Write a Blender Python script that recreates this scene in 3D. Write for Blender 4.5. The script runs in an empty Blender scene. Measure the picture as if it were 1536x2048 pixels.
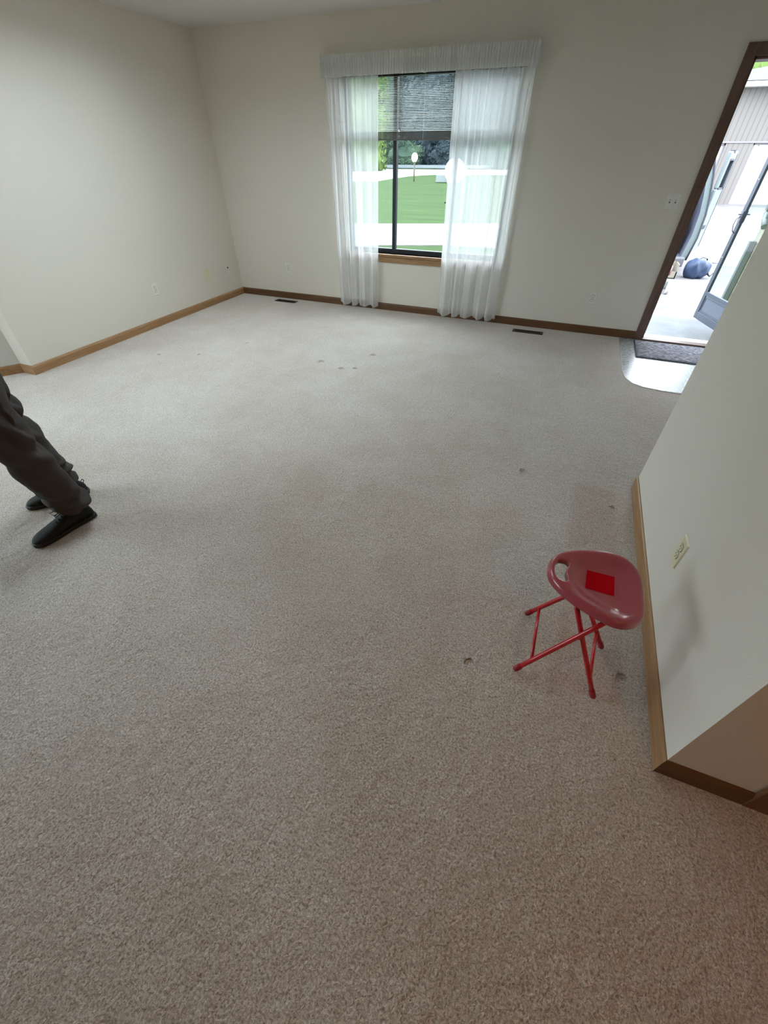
import bpy, bmesh, math, random
from mathutils import Vector, Matrix, noise
from mathutils.geometry import delaunay_2d_cdt
random.seed(7)
S = bpy.context.scene
C = S.collection
PI = math.pi

# ------------------------------------------------------------ camera, sky, exposure
CAM_H = 1.52
cam_d = bpy.data.cameras.new('camera'); cam = bpy.data.objects.new('camera', cam_d); C.objects.link(cam)
cam_d.sensor_fit = 'HORIZONTAL'; cam_d.sensor_width = 36.0
cam_d.lens = 818.5 / 1536 * 36
cam_d.clip_start = 0.02; cam_d.clip_end = 400
cam.rotation_mode = 'XYZ'
cam.location = (0, 0, CAM_H)
cam.rotation_euler = (math.radians(90 - 41.416), math.radians(0.0), math.radians(22.10))
S.camera = cam

W = bpy.data.worlds.new('sky'); S.world = W; W.use_nodes = True
nt = W.node_tree; nt.nodes.clear()
wo = nt.nodes.new('ShaderNodeOutputWorld'); bg = nt.nodes.new('ShaderNodeBackground')
tc = nt.nodes.new('ShaderNodeTexCoord'); sp = nt.nodes.new('ShaderNodeSeparateXYZ')
cr = nt.nodes.new('ShaderNodeValToRGB')
cr.color_ramp.elements[0].position = 0.0; cr.color_ramp.elements[0].color = (0.84, 0.91, 1.0, 1)
cr.color_ramp.elements[1].position = 0.6; cr.color_ramp.elements[1].color = (0.86, 0.92, 1.0, 1)
nt.links.new(tc.outputs['Generated'], sp.inputs[0]); nt.links.new(sp.outputs['Z'], cr.inputs[0])
nt.links.new(cr.outputs[0], bg.inputs[0]); nt.links.new(bg.outputs[0], wo.inputs[0])
bg.inputs['Strength'].default_value = 7.8

sun_d = bpy.data.lights.new('sun', 'SUN'); sun = bpy.data.objects.new('sun', sun_d); C.objects.link(sun)
sun_d.energy = 0.25; sun_d.angle = math.radians(25); sun_d.color = (1.0, 0.97, 0.92)
sun.rotation_euler = (math.radians(28), math.radians(12), 0); sun.location = (0, 8, 12)

vs = S.view_settings
vs.view_transform = 'Standard'; vs.look = 'None'; vs.gamma = 1.0; vs.use_curve_mapping = False
vs.exposure = 0.45
cy = S.cycles
cy.max_bounces = 10; cy.diffuse_bounces = 7; cy.transparent_max_bounces = 16

# ------------------------------------------------------------ materials
def new_mat(name, col=(0.5, 0.5, 0.5), rough=0.6, metal=0.0, spec=0.5, **kw):
    m = bpy.data.materials.new(name); m.use_nodes = True
    b = m.node_tree.nodes['Principled BSDF']
    b.inputs['Base Color'].default_value = (*col, 1)
    b.inputs['Roughness'].default_value = rough
    b.inputs['Metallic'].default_value = metal
    b.inputs['Specular IOR Level'].default_value = spec
    for k, v in kw.items(): b.inputs[k.replace('_', ' ')].default_value = v
    return m

def nodes(m): return m.node_tree.nodes, m.node_tree.links, m.node_tree.nodes['Principled BSDF']

def add_noise_color(m, scale, c1, c2, detail=3, stretch=(1, 1, 1), lo=0.35, hi=0.65, rough=0.6):
    N, L, b = nodes(m)
    t = N.new('ShaderNodeTexCoord'); mp = N.new('ShaderNodeMapping'); n = N.new('ShaderNodeTexNoise'); r = N.new('ShaderNodeValToRGB')
    mp.inputs['Scale'].default_value = stretch
    n.inputs['Scale'].default_value = scale; n.inputs['Detail'].default_value = detail; n.inputs['Roughness'].default_value = rough
    r.color_ramp.elements[0].position = lo; r.color_ramp.elements[1].position = hi
    r.color_ramp.elements[0].color = (*c1, 1); r.color_ramp.elements[1].color = (*c2, 1)
    L.new(t.outputs['Object'], mp.inputs[0]); L.new(mp.outputs[0], n.inputs['Vector']); L.new(n.outputs['Fac'], r.inputs[0])
    L.new(r.outputs[0], b.inputs['Base Color'])
    return r

def add_bump(m, scale, dist, strength=1.0, detail=2, stretch=(1, 1, 1), kind='noise'):
    N, L, b = nodes(m)
    t = N.new('ShaderNodeTexCoord'); mp = N.new('ShaderNodeMapping')
    mp.inputs['Scale'].default_value = stretch
    if kind == 'noise':
        n = N.new('ShaderNodeTexNoise'); n.inputs['Detail'].default_value = detail; out = n.outputs['Fac']
    else:
        n = N.new('ShaderNodeTexVoronoi'); out = n.outputs['Distance']
    n.inputs['Scale'].default_value = scale
    bp = N.new('ShaderNodeBump'); bp.inputs['Distance'].default_value = dist; bp.inputs['Strength'].default_value = strength
    L.new(t.outputs['Object'], mp.inputs[0]); L.new(mp.outputs[0], n.inputs['Vector']); L.new(out, bp.inputs['Height'])
    L.new(bp.outputs[0], b.inputs['Normal'])
    return bp

def wood(name, c1, c2, rough=0.42, axis='x'):
    m = new_mat(name, c1, rough, spec=0.4)
    st = {'x': (1.2, 22, 22), 'y': (22, 1.2, 22), 'z': (22, 22, 1.2)}[axis]
    add_noise_color(m, 3.0, c1, c2, 6, st, 0.3, 0.72)
    add_bump(m, 6.0, 0.0006, 0.5, 4, st)
    return m

M = {}
M['wall'] = new_mat('wall_paint', (0.685, 0.645, 0.57), 0.85, spec=0.25); add_bump(M['wall'], 130, 0.0012, 0.35, 3)
M['wall_rough'] = new_mat('wall_paint_textured', (0.66, 0.64, 0.59), 0.9, spec=0.2); add_bump(M['wall_rough'], 60, 0.004, 0.8, 4)
M['ceil'] = new_mat('ceiling_texture', (0.66, 0.64, 0.61), 0.95, spec=0.1); add_bump(M['ceil'], 110, 0.006, 1.0, 4)
M['panelling_low_bounce'] = wood('wall_panelling_low_bounce', (0.14, 0.075, 0.035), (0.22, 0.12, 0.06), axis='z')  # dark wood put on the unseen walls to cut their bounce light
M['oak_x'] = wood('oak_trim_x', (0.26, 0.135, 0.055), (0.40, 0.235, 0.115), axis='x')
M['oak_y'] = wood('oak_trim_y', (0.26, 0.135, 0.055), (0.40, 0.235, 0.115), axis='y')
M['oak_shaded_x'] = wood('oak_shaded_x', (0.085, 0.038, 0.015), (0.15, 0.072, 0.030), axis='x')  # same oak as the other trim, shade darkened into its colour
M['casing'] = wood('casing_backlit', (0.10, 0.058, 0.045), (0.17, 0.10, 0.075), axis='z')  # same wood as the oak trim, darkened in colour because backlit
M['casing_x'] = wood('casing_dark_x', (0.10, 0.058, 0.045), (0.17, 0.10, 0.075), axis='x')
M['bronze'] = new_mat('bronze_metal', (0.035, 0.040, 0.045), 0.4, 0.6)
M['plate_white'] = new_mat('plate_white', (0.74, 0.73, 0.66), 0.35)
M['plate_ivory'] = new_mat('plate_ivory', (0.66, 0.62, 0.42), 0.35)
M['slot'] = new_mat('slot_dark', (0.05, 0.045, 0.04), 0.6)
M['screw'] = new_mat('screw_metal', (0.5, 0.5, 0.48), 0.35, 0.8)
M['vent'] = new_mat('vent_brown', (0.045, 0.028, 0.018), 0.5, 0.3)
M['black'] = new_mat('vent_inside', (0.006, 0.005, 0.004), 0.9)

def carpet_mat():
    m = new_mat('carpet_pile', (0.5, 0.45, 0.4), 1.0, spec=0.05)
    N, L, b = nodes(m)
    b.inputs['Sheen Weight'].default_value = 0.35; b.inputs['Sheen Roughness'].default_value = 0.5
    b.inputs['Sheen Tint'].default_value = (0.95, 0.95, 1.0, 1)
    t = N.new('ShaderNodeTexCoord')
    def nz(scale, detail, rough=0.5, dist=0.0):
        n = N.new('ShaderNodeTexNoise'); n.inputs['Scale'].default_value = scale; n.inputs['Detail'].default_value = detail
        n.inputs['Roughness'].default_value = rough; n.inputs['Distortion'].default_value = dist
        L.new(t.outputs['Object'], n.inputs['Vector']); return n.outputs['Fac']
    def ramp(src, p0, c0, p1, c1):
        r = N.new('ShaderNodeValToRGB'); e = r.color_ramp.elements
        e[0].position = p0; e[0].color = (*c0, 1); e[1].position = p1; e[1].color = (*c1, 1)
        L.new(src, r.inputs[0]); return r.outputs[0]
    def mult(a, bb, fac=1.0):
        x = N.new('ShaderNodeMix'); x.data_type = 'RGBA'; x.blend_type = 'MULTIPLY'; x.inputs[0].default_value = fac
        L.new(a, x.inputs[6]); L.new(bb, x.inputs[7]); return x.outputs[2]
    # tufts: fine speckle between twisted pile and gaps
    tuft = nz(150, 3, 0.65, 0.6)
    col = ramp(tuft, 0.34, (0.35, 0.305, 0.265), 0.60, (0.74, 0.69, 0.635))
    # traffic soiling, broad
    soil = ramp(nz(0.9, 4, 0.55), 0.35, (0.90, 0.865, 0.83), 0.62, (1, 1, 1))
    col = mult(col, soil)
    soil2 = ramp(nz(3.2, 5, 0.6, 0.8), 0.36, (0.93, 0.91, 0.89), 0.6, (1, 1, 1))
    col = mult(col, soil2)
    geo = N.new('ShaderNodeSeparateXYZ'); L.new(t.outputs['Object'], geo.inputs[0])
    def math_(op, a, bb=None, clamp=False):
        x = N.new('ShaderNodeMath'); x.operation = op; x.use_clamp = clamp
        for i, s in enumerate((a, bb)):
            if s is None: continue
            if isinstance(s, (int, float)): x.inputs[i].default_value = s
            else: L.new(s, x.inputs[i])
        return x.outputs[0]
    # rose stained rectangle left by a piece of furniture beside the short wall
    dx = math_('ABSOLUTE', math_('SUBTRACT', geo.outputs['X'], 0.44)); dy = math_('ABSOLUTE', math_('SUBTRACT', geo.outputs['Y'], 1.60))
    ex = math_('MULTIPLY', math_('SUBTRACT', 0.135, dx), 30, True); ey = math_('MULTIPLY', math_('SUBTRACT', 0.70, dy), 30, True)
    rect = math_('MULTIPLY', math_('MULTIPLY', ex, ey), 0.55)
    x = N.new('ShaderNodeMix'); x.data_type = 'RGBA'; x.blend_type = 'MULTIPLY'
    L.new(rect, x.inputs[0]); L.new(col, x.inputs[6]); x.inputs[7].default_value = (0.86, 0.72, 0.69, 1); col = x.outputs[2]
    # furniture dents: soft pits, soiled
    height = math_('MULTIPLY', tuft, 0.006)
    pits = [(0.02, 2.29, .035), (0.54, 2.12, .022), (0.0, 0.89, .028), (0.56, 1.05, .03), (-2.04, 3.40, .05), (-1.78, 3.32, .045), (-1.64, 3.74, .045), (-1.66, 3.37, .03), (-3.25, 3.1, .025), (-3.0, 3.55, .02), (-3.62, 2.95, .025)]
    dark = None
    for (px, py, r) in pits:
        v = N.new('ShaderNodeVectorMath'); v.operation = 'DISTANCE'; L.new(t.outputs['Object'], v.inputs[0]); v.inputs[1].default_value = (px, py, 0)
        d = math_('SUBTRACT', 1.0, math_('DIVIDE', math_('ADD', v.outputs['Value'], math_('MULTIPLY', math_('SUBTRACT', nz(60, 1), 0.5), 0.03)), r * 0.72), True)
        d = math_('MULTIPLY', d, 1.6, True)
        dark = d if dark is None else math_('MAXIMUM', dark, d)
    height = math_('SUBTRACT', height, math_('MULTIPLY', dark, 0.02))
    height = math_('ADD', height, math_('MULTIPLY', nz(28, 2), 0.012))
    x = N.new('ShaderNodeMix'); x.data_type = 'RGBA'; x.blend_type = 'MULTIPLY'
    L.new(math_('MULTIPLY', dark, 0.6), x.inputs[0]); L.new(col, x.inputs[6]); x.inputs[7].default_value = (0.45, 0.36, 0.22, 1); col = x.outputs[2]
    L.new(col, b.inputs['Base Color'])
    bp = N.new('ShaderNodeBump'); bp.inputs['Strength'].default_value = 0.9; bp.inputs['Distance'].default_value = 1.0
    L.new(height, bp.inputs['Height']); L.new(bp.outputs[0], b.inputs['Normal'])
    return m
M['carpet'] = carpet_mat()

def glass_mat(name, tint=(0.93, 0.97, 0.96), refl=0.08):
    m = bpy.data.materials.new(name); m.use_nodes = True
    N = m.node_tree.nodes; L = m.node_tree.links; N.clear()
    o = N.new('ShaderNodeOutputMaterial'); mx = N.new('ShaderNodeMixShader'); tr = N.new('ShaderNodeBsdfTransparent'); gl = N.new('ShaderNodeBsdfGlossy')
    lw = N.new('ShaderNodeLayerWeight'); lw.inputs[0].default_value = 0.5
    pw = N.new('ShaderNodeMath'); pw.operation = 'POWER'; pw.inputs[1].default_value = 4.0; L.new(lw.outputs['Facing'], pw.inputs[0])
    fr = N.new('ShaderNodeMath'); fr.operation = 'MULTIPLY_ADD'; fr.inputs[1].default_value = 0.7; fr.inputs[2].default_value = 0.03; L.new(pw.outputs[0], fr.inputs[0])
    tr.inputs[0].default_value = (*tint, 1); gl.inputs['Roughness'].default_value = 0.02
    L.new(fr.outputs[0], mx.inputs[0]); L.new(tr.outputs[0], mx.inputs[1]); L.new(gl.outputs[0], mx.inputs[2]); L.new(mx.outputs[0], o.inputs[0])
    return m
M['glass'] = glass_mat('window_glass')

def sheer_mat(name, hole, col=(0.86, 0.87, 0.88), through=0.5):
    m = bpy.data.materials.new(name); m.use_nodes = True
    N = m.node_tree.nodes; L = m.node_tree.links; N.clear()
    o = N.new('ShaderNodeOutputMaterial'); mx = N.new('ShaderNodeMixShader'); m2 = N.new('ShaderNodeMixShader')
    tr = N.new('ShaderNodeBsdfTransparent'); tl = N.new('ShaderNodeBsdfTranslucent'); df = N.new('ShaderNodeBsdfDiffuse')
    tl.inputs[0].default_value = (*col, 1); df.inputs[0].default_value = (*col, 1)
    # denser seen edge-on, as woven voile is
    lw = N.new('ShaderNodeLayerWeight'); lw.inputs[0].default_value = 0.35
    mr = N.new('ShaderNodeMapRange'); mr.inputs['To Min'].default_value = 1 - hole; mr.inputs['To Max'].default_value = 1.0
    L.new(lw.outputs['Facing'], mr.inputs['Value'])
    m2.inputs[0].default_value = through
    L.new(df.outputs[0], m2.inputs[1]); L.new(tl.outputs[0], m2.inputs[2])
    L.new(mr.outputs[0], mx.inputs[0]); L.new(tr.outputs[0], mx.inputs[1]); L.new(m2.outputs[0], mx.inputs[2]); L.new(mx.outputs[0], o.inputs[0])
    return m
M['sheer'] = sheer_mat('sheer_voile', 0.42)
M['sheer_dense'] = sheer_mat('gathered_voile', 0.08, (0.78, 0.79, 0.77), 0.2)

# ------------------------------------------------------------ mesh builder
class MB:
    def __init__(self): self.v = []; self.f = []; self.mi = []; self.sm = []
    def add(self, vs_, fs, mi=0, smooth=False):
        o = len(self.v); self.v += [tuple(p) for p in vs_]
        for f in fs: self.f.append([i + o for i in f]); self.mi.append(mi); self.sm.append(smooth)
        return self
    def box(self, a, b, mi=0, mat=None):
        x0, y0, z0 = a; x1, y1, z1 = b
        vv = [Vector(p) for p in [(x0, y0, z0), (x1, y0, z0), (x1, y1, z0), (x0, y1, z0), (x0, y0, z1), (x1, y0, z1), (x1, y1, z1), (x0, y1, z1)]]
        if mat is not None: vv = [mat @ p for p in vv]
        return self.add(vv, [(0, 3, 2, 1), (4, 5, 6, 7), (0, 1, 5, 4), (1, 2, 6, 5), (2, 3, 7, 6), (3, 0, 4, 7)], mi)
    def prism(self, poly, z0, z1, mi=0):
        n = len(poly); a = sum(poly[i][0] * poly[(i + 1) % n][1] - poly[(i + 1) % n][0] * poly[i][1] for i in range(n))
        if a < 0: poly = poly[::-1]
        vv = [(x, y, z0) for x, y in poly] + [(x, y, z1) for x, y in poly]
        fs = [list(range(n))[::-1], list(range(n, 2 * n))] + [(i, (i + 1) % n, n + (i + 1) % n, n + i) for i in range(n)]
        return self.add(vv, fs, mi)
    def tube(self, pts, r, seg=12, mi=0, cap=True, flat=1.0):
        pts = [Vector(p) for p in pts]; rs = r if isinstance(r, (list, tuple)) else [r] * len(pts)
        rings = []; up = None
        for i, p in enumerate(pts):
            d = (pts[min(i + 1, len(pts) - 1)] - pts[max(i - 1, 0)]).normalized()
            if up is None: up = Vector((0, 0, 1)) if abs(d.z) < 0.9 else Vector((1, 0, 0))
            s = d.cross(up).normalized(); up = s.cross(d).normalized()
            rings.append([p + rs[i] * (math.cos(2 * PI * k / seg) * s + flat * math.sin(2 * PI * k / seg) * up) for k in range(seg)])
        vv = [q for rg in rings for q in rg]; fs = []
        for i in range(len(pts) - 1):
            for k in range(seg):
                a = i * seg + k; b = i * seg + (k + 1) % seg
                fs.append((a, b, b + seg, a + seg))
        self.add(vv, fs, mi, True)
        if cap:
            o = len(self.v) - len(vv)
            self.f.append([o + k for k in range(seg)][::-1]); self.mi.append(mi); self.sm.append(False)
            self.f.append([o + (len(pts) - 1) * seg + k for k in range(seg)]); self.mi.append(mi); self.sm.append(False)
        return self
    def lathe(self, prof, c=(0, 0, 0), seg=32, axis='z', mi=0):
        vv = []
        for r, z in prof:
            for k in range(seg):
                a = 2 * PI * k / seg; p = (r * math.cos(a), r * math.sin(a), z)
                if axis == 'x': p = (p[2], p[0], p[1])
                if axis == 'y': p = (p[1], p[2], p[0])
                vv.append((p[0] + c[0], p[1] + c[1], p[2] + c[2]))
        fs = []
        for i in range(len(prof) - 1):
            for k in range(seg):
                a = i * seg + k; b = i * seg + (k + 1) % seg
                fs.append((a, b, b + seg, a + seg))
        fs.append(list(range(seg))[::-1]); fs.append([(len(prof) - 1) * seg + k for k in range(seg)])
        return self.add(vv, fs, mi, True)
    def grid(self, fn, nu, nv, mi=0, smooth=True, closed=False):
        vv = [fn(i / nu, j / nv) for j in range(nv + 1) for i in range(nu + 1)]
        fs = [(j * (nu + 1) + i, j * (nu + 1) + i + 1, (j + 1) * (nu + 1) + i + 1, (j + 1) * (nu + 1) + i) for j in range(nv) for i in range(nu)]
        return self.add(vv, fs, mi, smooth)
    def build(self, name, mats, parent=None, loc=None, bevel=0.0, fix=True):
        me = bpy.data.meshes.new(name); me.from_pydata(self.v, [], self.f)
        if not isinstance(mats, (list, tuple)): mats = [mats]
        for m in mats: me.materials.append(m)
        for i, p in enumerate(me.polygons): p.material_index = self.mi[i]; p.use_smooth = self.sm[i]
        if fix:
            bm = bmesh.new(); bm.from_mesh(me); bmesh.ops.recalc_face_normals(bm, faces=bm.faces); bm.to_mesh(me); bm.free()
        me.update()
        o = bpy.data.objects.new(name, me); C.objects.link(o)
        if parent is not None: o.parent = parent; o.location = -Vector(parent['_o']) if '_o' in parent else (0, 0, 0)
        if bevel:
            bv = o.modifiers.new('bevel', 'BEVEL'); bv.width = bevel; bv.segments = 2; bv.limit_method = 'ANGLE'; bv.angle_limit = math.radians(40)
        return o

# parts are modelled in room coordinates; the parent Empty stands at the thing's base
def thing(name, label, cat, loc=(0, 0, 0), group=None):
    o = bpy.data.objects.new(name, None); C.objects.link(o); o.location = loc; o.empty_display_size = 0.1
    o['_o'] = loc; o['label'] = label; o['category'] = cat
    if group: o['group'] = group
    return o
def tag(o, label, cat, group=None, kind=None):
    o['label'] = label; o['category'] = cat
    if group: o['group'] = group
    if kind: o['kind'] = kind
    return o
def struct(o): o['kind'] = 'structure'; return o
def sroot(name, loc=(0, 0, 0)):
    o = bpy.data.objects.new(name, None); C.objects.link(o); o.location = loc; o['_o'] = loc; o['kind'] = 'structure'; o.empty_display_size = 0.1
    return o

# ------------------------------------------------------------ room shell
XL, YB, XP = -4.28, 5.23, 0.66        # left wall, back wall, short wall on the right
YP0, YP1, ZC = 0.755, 2.37, 2.47
T = 0.16
WX0, WX1, WZ0, WZ1 = -2.60, -0.80, 0.61, 2.10      # window opening
DX0, DX1, DZ1 = 0.852, 1.76, 2.05                  # front door opening
PX, PY0, PY1 = -5.10, -1.15, 1.15                  # unseen patio door added in the far left wall for daylight
BACK = -3.4; XR = 2.42

tile_poly = [(0.645, YB), (0.645, 4.25), (0.665, 4.08), (0.72, 3.98), (0.80, 3.93), (0.95, 3.905), (XR, 3.905), (XR, YB)]
# carpet with the entry tiles cut out
cp = [(XL, YB), (0.645, YB), (0.645, 4.25), (0.665, 4.08), (0.72, 3.98), (0.80, 3.93), (0.95, 3.905), (XR, 3.905), (XR, BACK), (PX, BACK), (PX, 1.22), (-4.43, 2.16), (XL, 2.16)]
struct(MB().prism(cp, -0.04, 0.0).build('floor', M['carpet']))

M['tile'] = new_mat('entry_tile', (0.55, 0.57, 0.58), 0.16, spec=0.6)
def tile_nodes(m):
    N, L, b = nodes(m)
    t = N.new('ShaderNodeTexCoord'); br = N.new('ShaderNodeTexBrick')
    br.offset = 0.0; br.inputs['Scale'].default_value = 1.0; br.inputs['Brick Width'].default_value = 0.305; br.inputs['Row Height'].default_value = 0.305
    br.inputs['Mortar Size'].default_value = 0.004
    br.inputs['Color1'].default_value = (0.40, 0.43, 0.44, 1); br.inputs['Color2'].default_value = (0.36, 0.39, 0.40, 1); br.inputs['Mortar'].default_value = (0.52, 0.54, 0.54, 1)
    L.new(t.outputs['Object'], br.inputs['Vector']); L.new(br.outputs['Color'], b.inputs['Base Color'])
    n = N.new('ShaderNodeTexNoise'); n.inputs['Scale'].default_value = 35; n.inputs['Detail'].default_value = 4
    L.new(t.outputs['Object'], n.inputs['Vector'])
    bp = N.new('ShaderNodeBump'); bp.inputs['Distance'].default_value = 0.001; bp.inputs['Strength'].default_value = 0.45
    L.new(n.outputs['Fac'], bp.inputs['Height']); L.new(bp.outputs[0], b.inputs['Normal'])
    mr = N.new('ShaderNodeMapRange'); mr.inputs['To Min'].default_value = 0.14; mr.inputs['To Max'].default_value = 0.42
    L.new(n.outputs['Fac'], mr.inputs['Value']); L.new(mr.outputs[0], b.inputs['Roughness'])
tile_nodes(M['tile'])
struct(MB().prism(tile_poly, -0.04, -0.002).build('floor_entry', M['tile']))
M['edge_strip'] = new_mat('edge_strip', (0.5, 0.5, 0.48), 0.4)
strip_pts = [(0.645, YB - 0.002, 0.0), (0.645, 4.25, 0.0), (0.665, 4.08, 0.0), (0.72, 3.98, 0.0), (0.80, 3.93, 0.0), (0.95, 3.905, 0.0), (XR - 0.01, 3.905, 0.0)]
struct(MB().tube(strip_pts, 0.006, 8).build('trim_1', M['edge_strip']))

# back wall with window and front door openings
b = MB()
yo = YB + T
b.box((XL - T, YB, -0.1), (WX0, yo, ZC)); b.box((WX0, YB, -0.1), (WX1, yo, WZ0)); b.box((WX0, YB, WZ1), (WX1, yo, ZC))
b.box((WX1, YB, -0.1), (DX0, yo, ZC)); b.box((DX0, YB, DZ1), (DX1, yo, ZC)); b.box((DX1, YB, -0.1), (XR + T, yo, ZC))
struct(b.build('wall_back', M['wall']))
# left wall and its return
struct(MB().box((XL - T, 2.16, 0), (XL, YB, ZC)).build('wall_left', M['wall']))
# angled piece behind the return, then the far left wall with the added patio door
b = MB(); b.prism([(-4.43, 2.158), (-5.10, 1.22), (-5.23, 1.31), (-4.55, 2.27)], 0, ZC)
struct(b.build('wall_angled', M['wall_rough']))
b = MB()
b.box((PX - T, PY1, -0.1), (PX, 1.23, ZC)); b.box((PX - T, PY0, 2.10), (PX, PY1, ZC)); b.box((PX - T, PY0, -0.1), (PX, PY1, 0.0))
struct(b.build('wall_far_left', M['wall']))
struct(MB().box((PX - T, BACK, -0.1), (PX, PY0, ZC)).build('wall_left_near', M['panelling_low_bounce']))
struct(MB().box((PX - T, BACK - T, 0), (XR + T, BACK, ZC)).build('wall_behind', M['panelling_low_bounce']))
struct(MB().box((XR, BACK, 0), (XR + T, YP0, ZC)).build('wall_hall', M['panelling_low_bounce']))
struct(MB().box((XR, YP0, 0), (XR + T, YB, ZC)).build('wall_entry', M['wall']))
# short wall block on the right (closet between hall and entry)
struct(MB().box((XP, YP0, 0), (XR, YP1, ZC)).build('wall_right', M['wall']))
SX0, SX1, SY0, SY1 = -3.6, -2.1, 1.8, 3.7     # added skylight well, out of view, to brighten the carpet
b = MB(); zc1 = ZC + 0.14
zw = ZC + 0.42
b.box((SX0 - .1, SY0 - .1, zc1), (SX0, SY1 + .1, zw)); b.box((SX1, SY0 - .1, zc1), (SX1 + .1, SY1 + .1, zw)); b.box((SX0, SY0 - .1, zc1), (SX1, SY0, zw)); b.box((SX0, SY1, zc1), (SX1, SY1 + .1, zw))
b.box((PX - T, BACK - T, ZC), (SX0, yo, zc1)); b.box((SX1, BACK - T, ZC), (XR + T, yo, zc1)); b.box((SX0, BACK - T, ZC), (SX1, SY0, zc1)); b.box((SX0, SY1, ZC), (SX1, yo, zc1))
struct(b.build('ceiling', M['ceil']))
r = sroot('added_skylight', ((SX0 + SX1) / 2, (SY0 + SY1) / 2, zc1))
zc1 = zw
b = MB(); f = 0.06
b.box((SX0, SY0, zc1 - .06), (SX0 + f, SY1, zc1 + .05)); b.box((SX1 - f, SY0, zc1 - .06), (SX1, SY1, zc1 + .05)); b.box((SX0 + f, SY0, zc1 - .06), (SX1 - f, SY0 + f, zc1 + .05)); b.box((SX0 + f, SY1 - f, zc1 - .06), (SX1 - f, SY1, zc1 + .05))
b.build('window_frame', M['bronze'], r)
MB().box((SX0 + f, SY0 + f, zc1 + 0.0), (SX1 - f, SY1 - f, zc1 + 0.006)).build('pane', M['glass'], r)

# baseboards: tapered oak profile 76 mm high
def baseboard(name, p0, p1, nrm, mat, h=0.078, t=0.013, m0=0.0, m1=0.0):
    p0 = Vector((*p0, 0)); p1 = Vector((*p1, 0)); d = (p1 - p0).normalized(); n = Vector((*nrm, 0))
    prof = [(0, 0), (t, 0), (t, h * 0.78), (t * 0.75, h * 0.93), (t * 0.35, h), (0, h)]
    vv = []
    for (p, s, mit) in ((p0, -1, m0), (p1, 1, m1)):
        for a, z in prof: vv.append(p + n * a + d * (s * mit * a) + Vector((0, 0, z)))
    k = len(prof)
    fs = [list(range(k)), [k + i for i in range(k)][::-1]] + [(i, (i + 1) % k, k + (i + 1) % k, k + i) for i in range(k)]
    return struct(MB().add(vv, fs).build(name, mat))
baseboard('baseboard_back', (XL, YB), (0.805, YB), (0, -1), M['oak_shaded_x'], m0=-1)
baseboard('baseboard_left', (XL, 2.16), (XL, YB), (1, 0), M['oak_y'], m0=1, m1=-1)
baseboard('baseboard_left_return', (-4.43, 2.16), (XL, 2.16), (0, -1), M['oak_x'], m0=-0.3, m1=1)
dv = Vector((-0.67, -0.94)).normalized()
baseboard('baseboard_angled', (-4.43, 2.158), (-5.10, 1.22), (-dv.y, dv.x), M['oak_y'], m0=-0.3)
baseboard('baseboard_right', (XP, YP0), (XP, YP1 - 0.005), (-1, 0), M['oak_y'], m0=1, m1=0)
baseboard('baseboard_right_near', (XP, YP0), (0.893, YP0), (0, -1), M['oak_shaded_x'], m0=1)
baseboard('baseboard_behind', (PX, BACK), (XR, BACK), (0, 1), M['oak_x'])
baseboard('baseboard_far_left', (PX, BACK), (PX, PY0 - 0.06), (1, 0), M['oak_y'])
baseboard('baseboard_hall', (XR, BACK), (XR, YP0), (-1, 0), M['oak_y'])

# closet door on the hall side of the short wall: casing and panel
def casing(mb, x0, x1, z1, y, n, w=0.07, t=0.016):
    ya, yb_ = sorted((y, y + n * t))
    mb.box((x0 - w, ya, 0), (x0, yb_, z1 + w)); mb.box((x1, ya, 0), (x1 + w, yb_, z1 + w)); mb.box((x0, ya, z1), (x1, yb_, z1 + w))
    return mb
M['casing_red'] = wood('casing_oak_dark', (0.13, 0.05, 0.022), (0.22, 0.10, 0.045), axis='z')
struct(casing(MB(), 0.963, 1.75, 2.05, YP0, -1).build('trim_2', M['casing_red'], bevel=0.004))
r = sroot('door_3', (0.963, YP0, 0))
MB().box((0.965, YP0 - 0.008, 0.012), (1.748, YP0 - 0.001, 2.045)).build('door_leaf', M['casing_red'], r)
k = MB().lathe([(0.012, 0), (0.012, 0.03), (0.028, 0.045), (0.03, 0.06), (0.02, 0.075), (0.002, 0.078)], (0, 0, 0), 20).build('door_knob', M['screw'], r)
k.rotation_euler = (PI / 2, 0, 0); k.location = (0.70, -0.008, 0.95)

# front door casing (darkened as backlit), jamb, threshold
b = MB()
casing(b, DX0, DX1, DZ1, YB, -1)
b.box((DX0 - 0.0, YB, 0), (DX0 + 0.018, yo, DZ1)); b.box((DX1 - 0.018, YB, 0), (DX1, yo, DZ1)); b.box((DX0, YB, DZ1 - 0.018), (DX1, yo, DZ1))
b.box((DX0 + 0.018, YB + 0.07, 0), (DX0 + 0.03, yo, DZ1 - 0.018))
struct(b.build('trim_3', M['casing'], bevel=0.003))
M['alu_sill'] = new_mat('sill_aluminium', (0.62, 0.64, 0.64), 0.45, 0.5)
b = MB(); b.box((DX0, YB - 0.035, -0.01), (DX1, YB + 0.055, 0.020), 0); b.box((DX0, YB + 0.055, -0.03), (DX1, yo + 0.03, 0.012), 1)
struct(b.build('trim_4', [M['casing_x'], M['alu_sill']], bevel=0.003))

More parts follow.
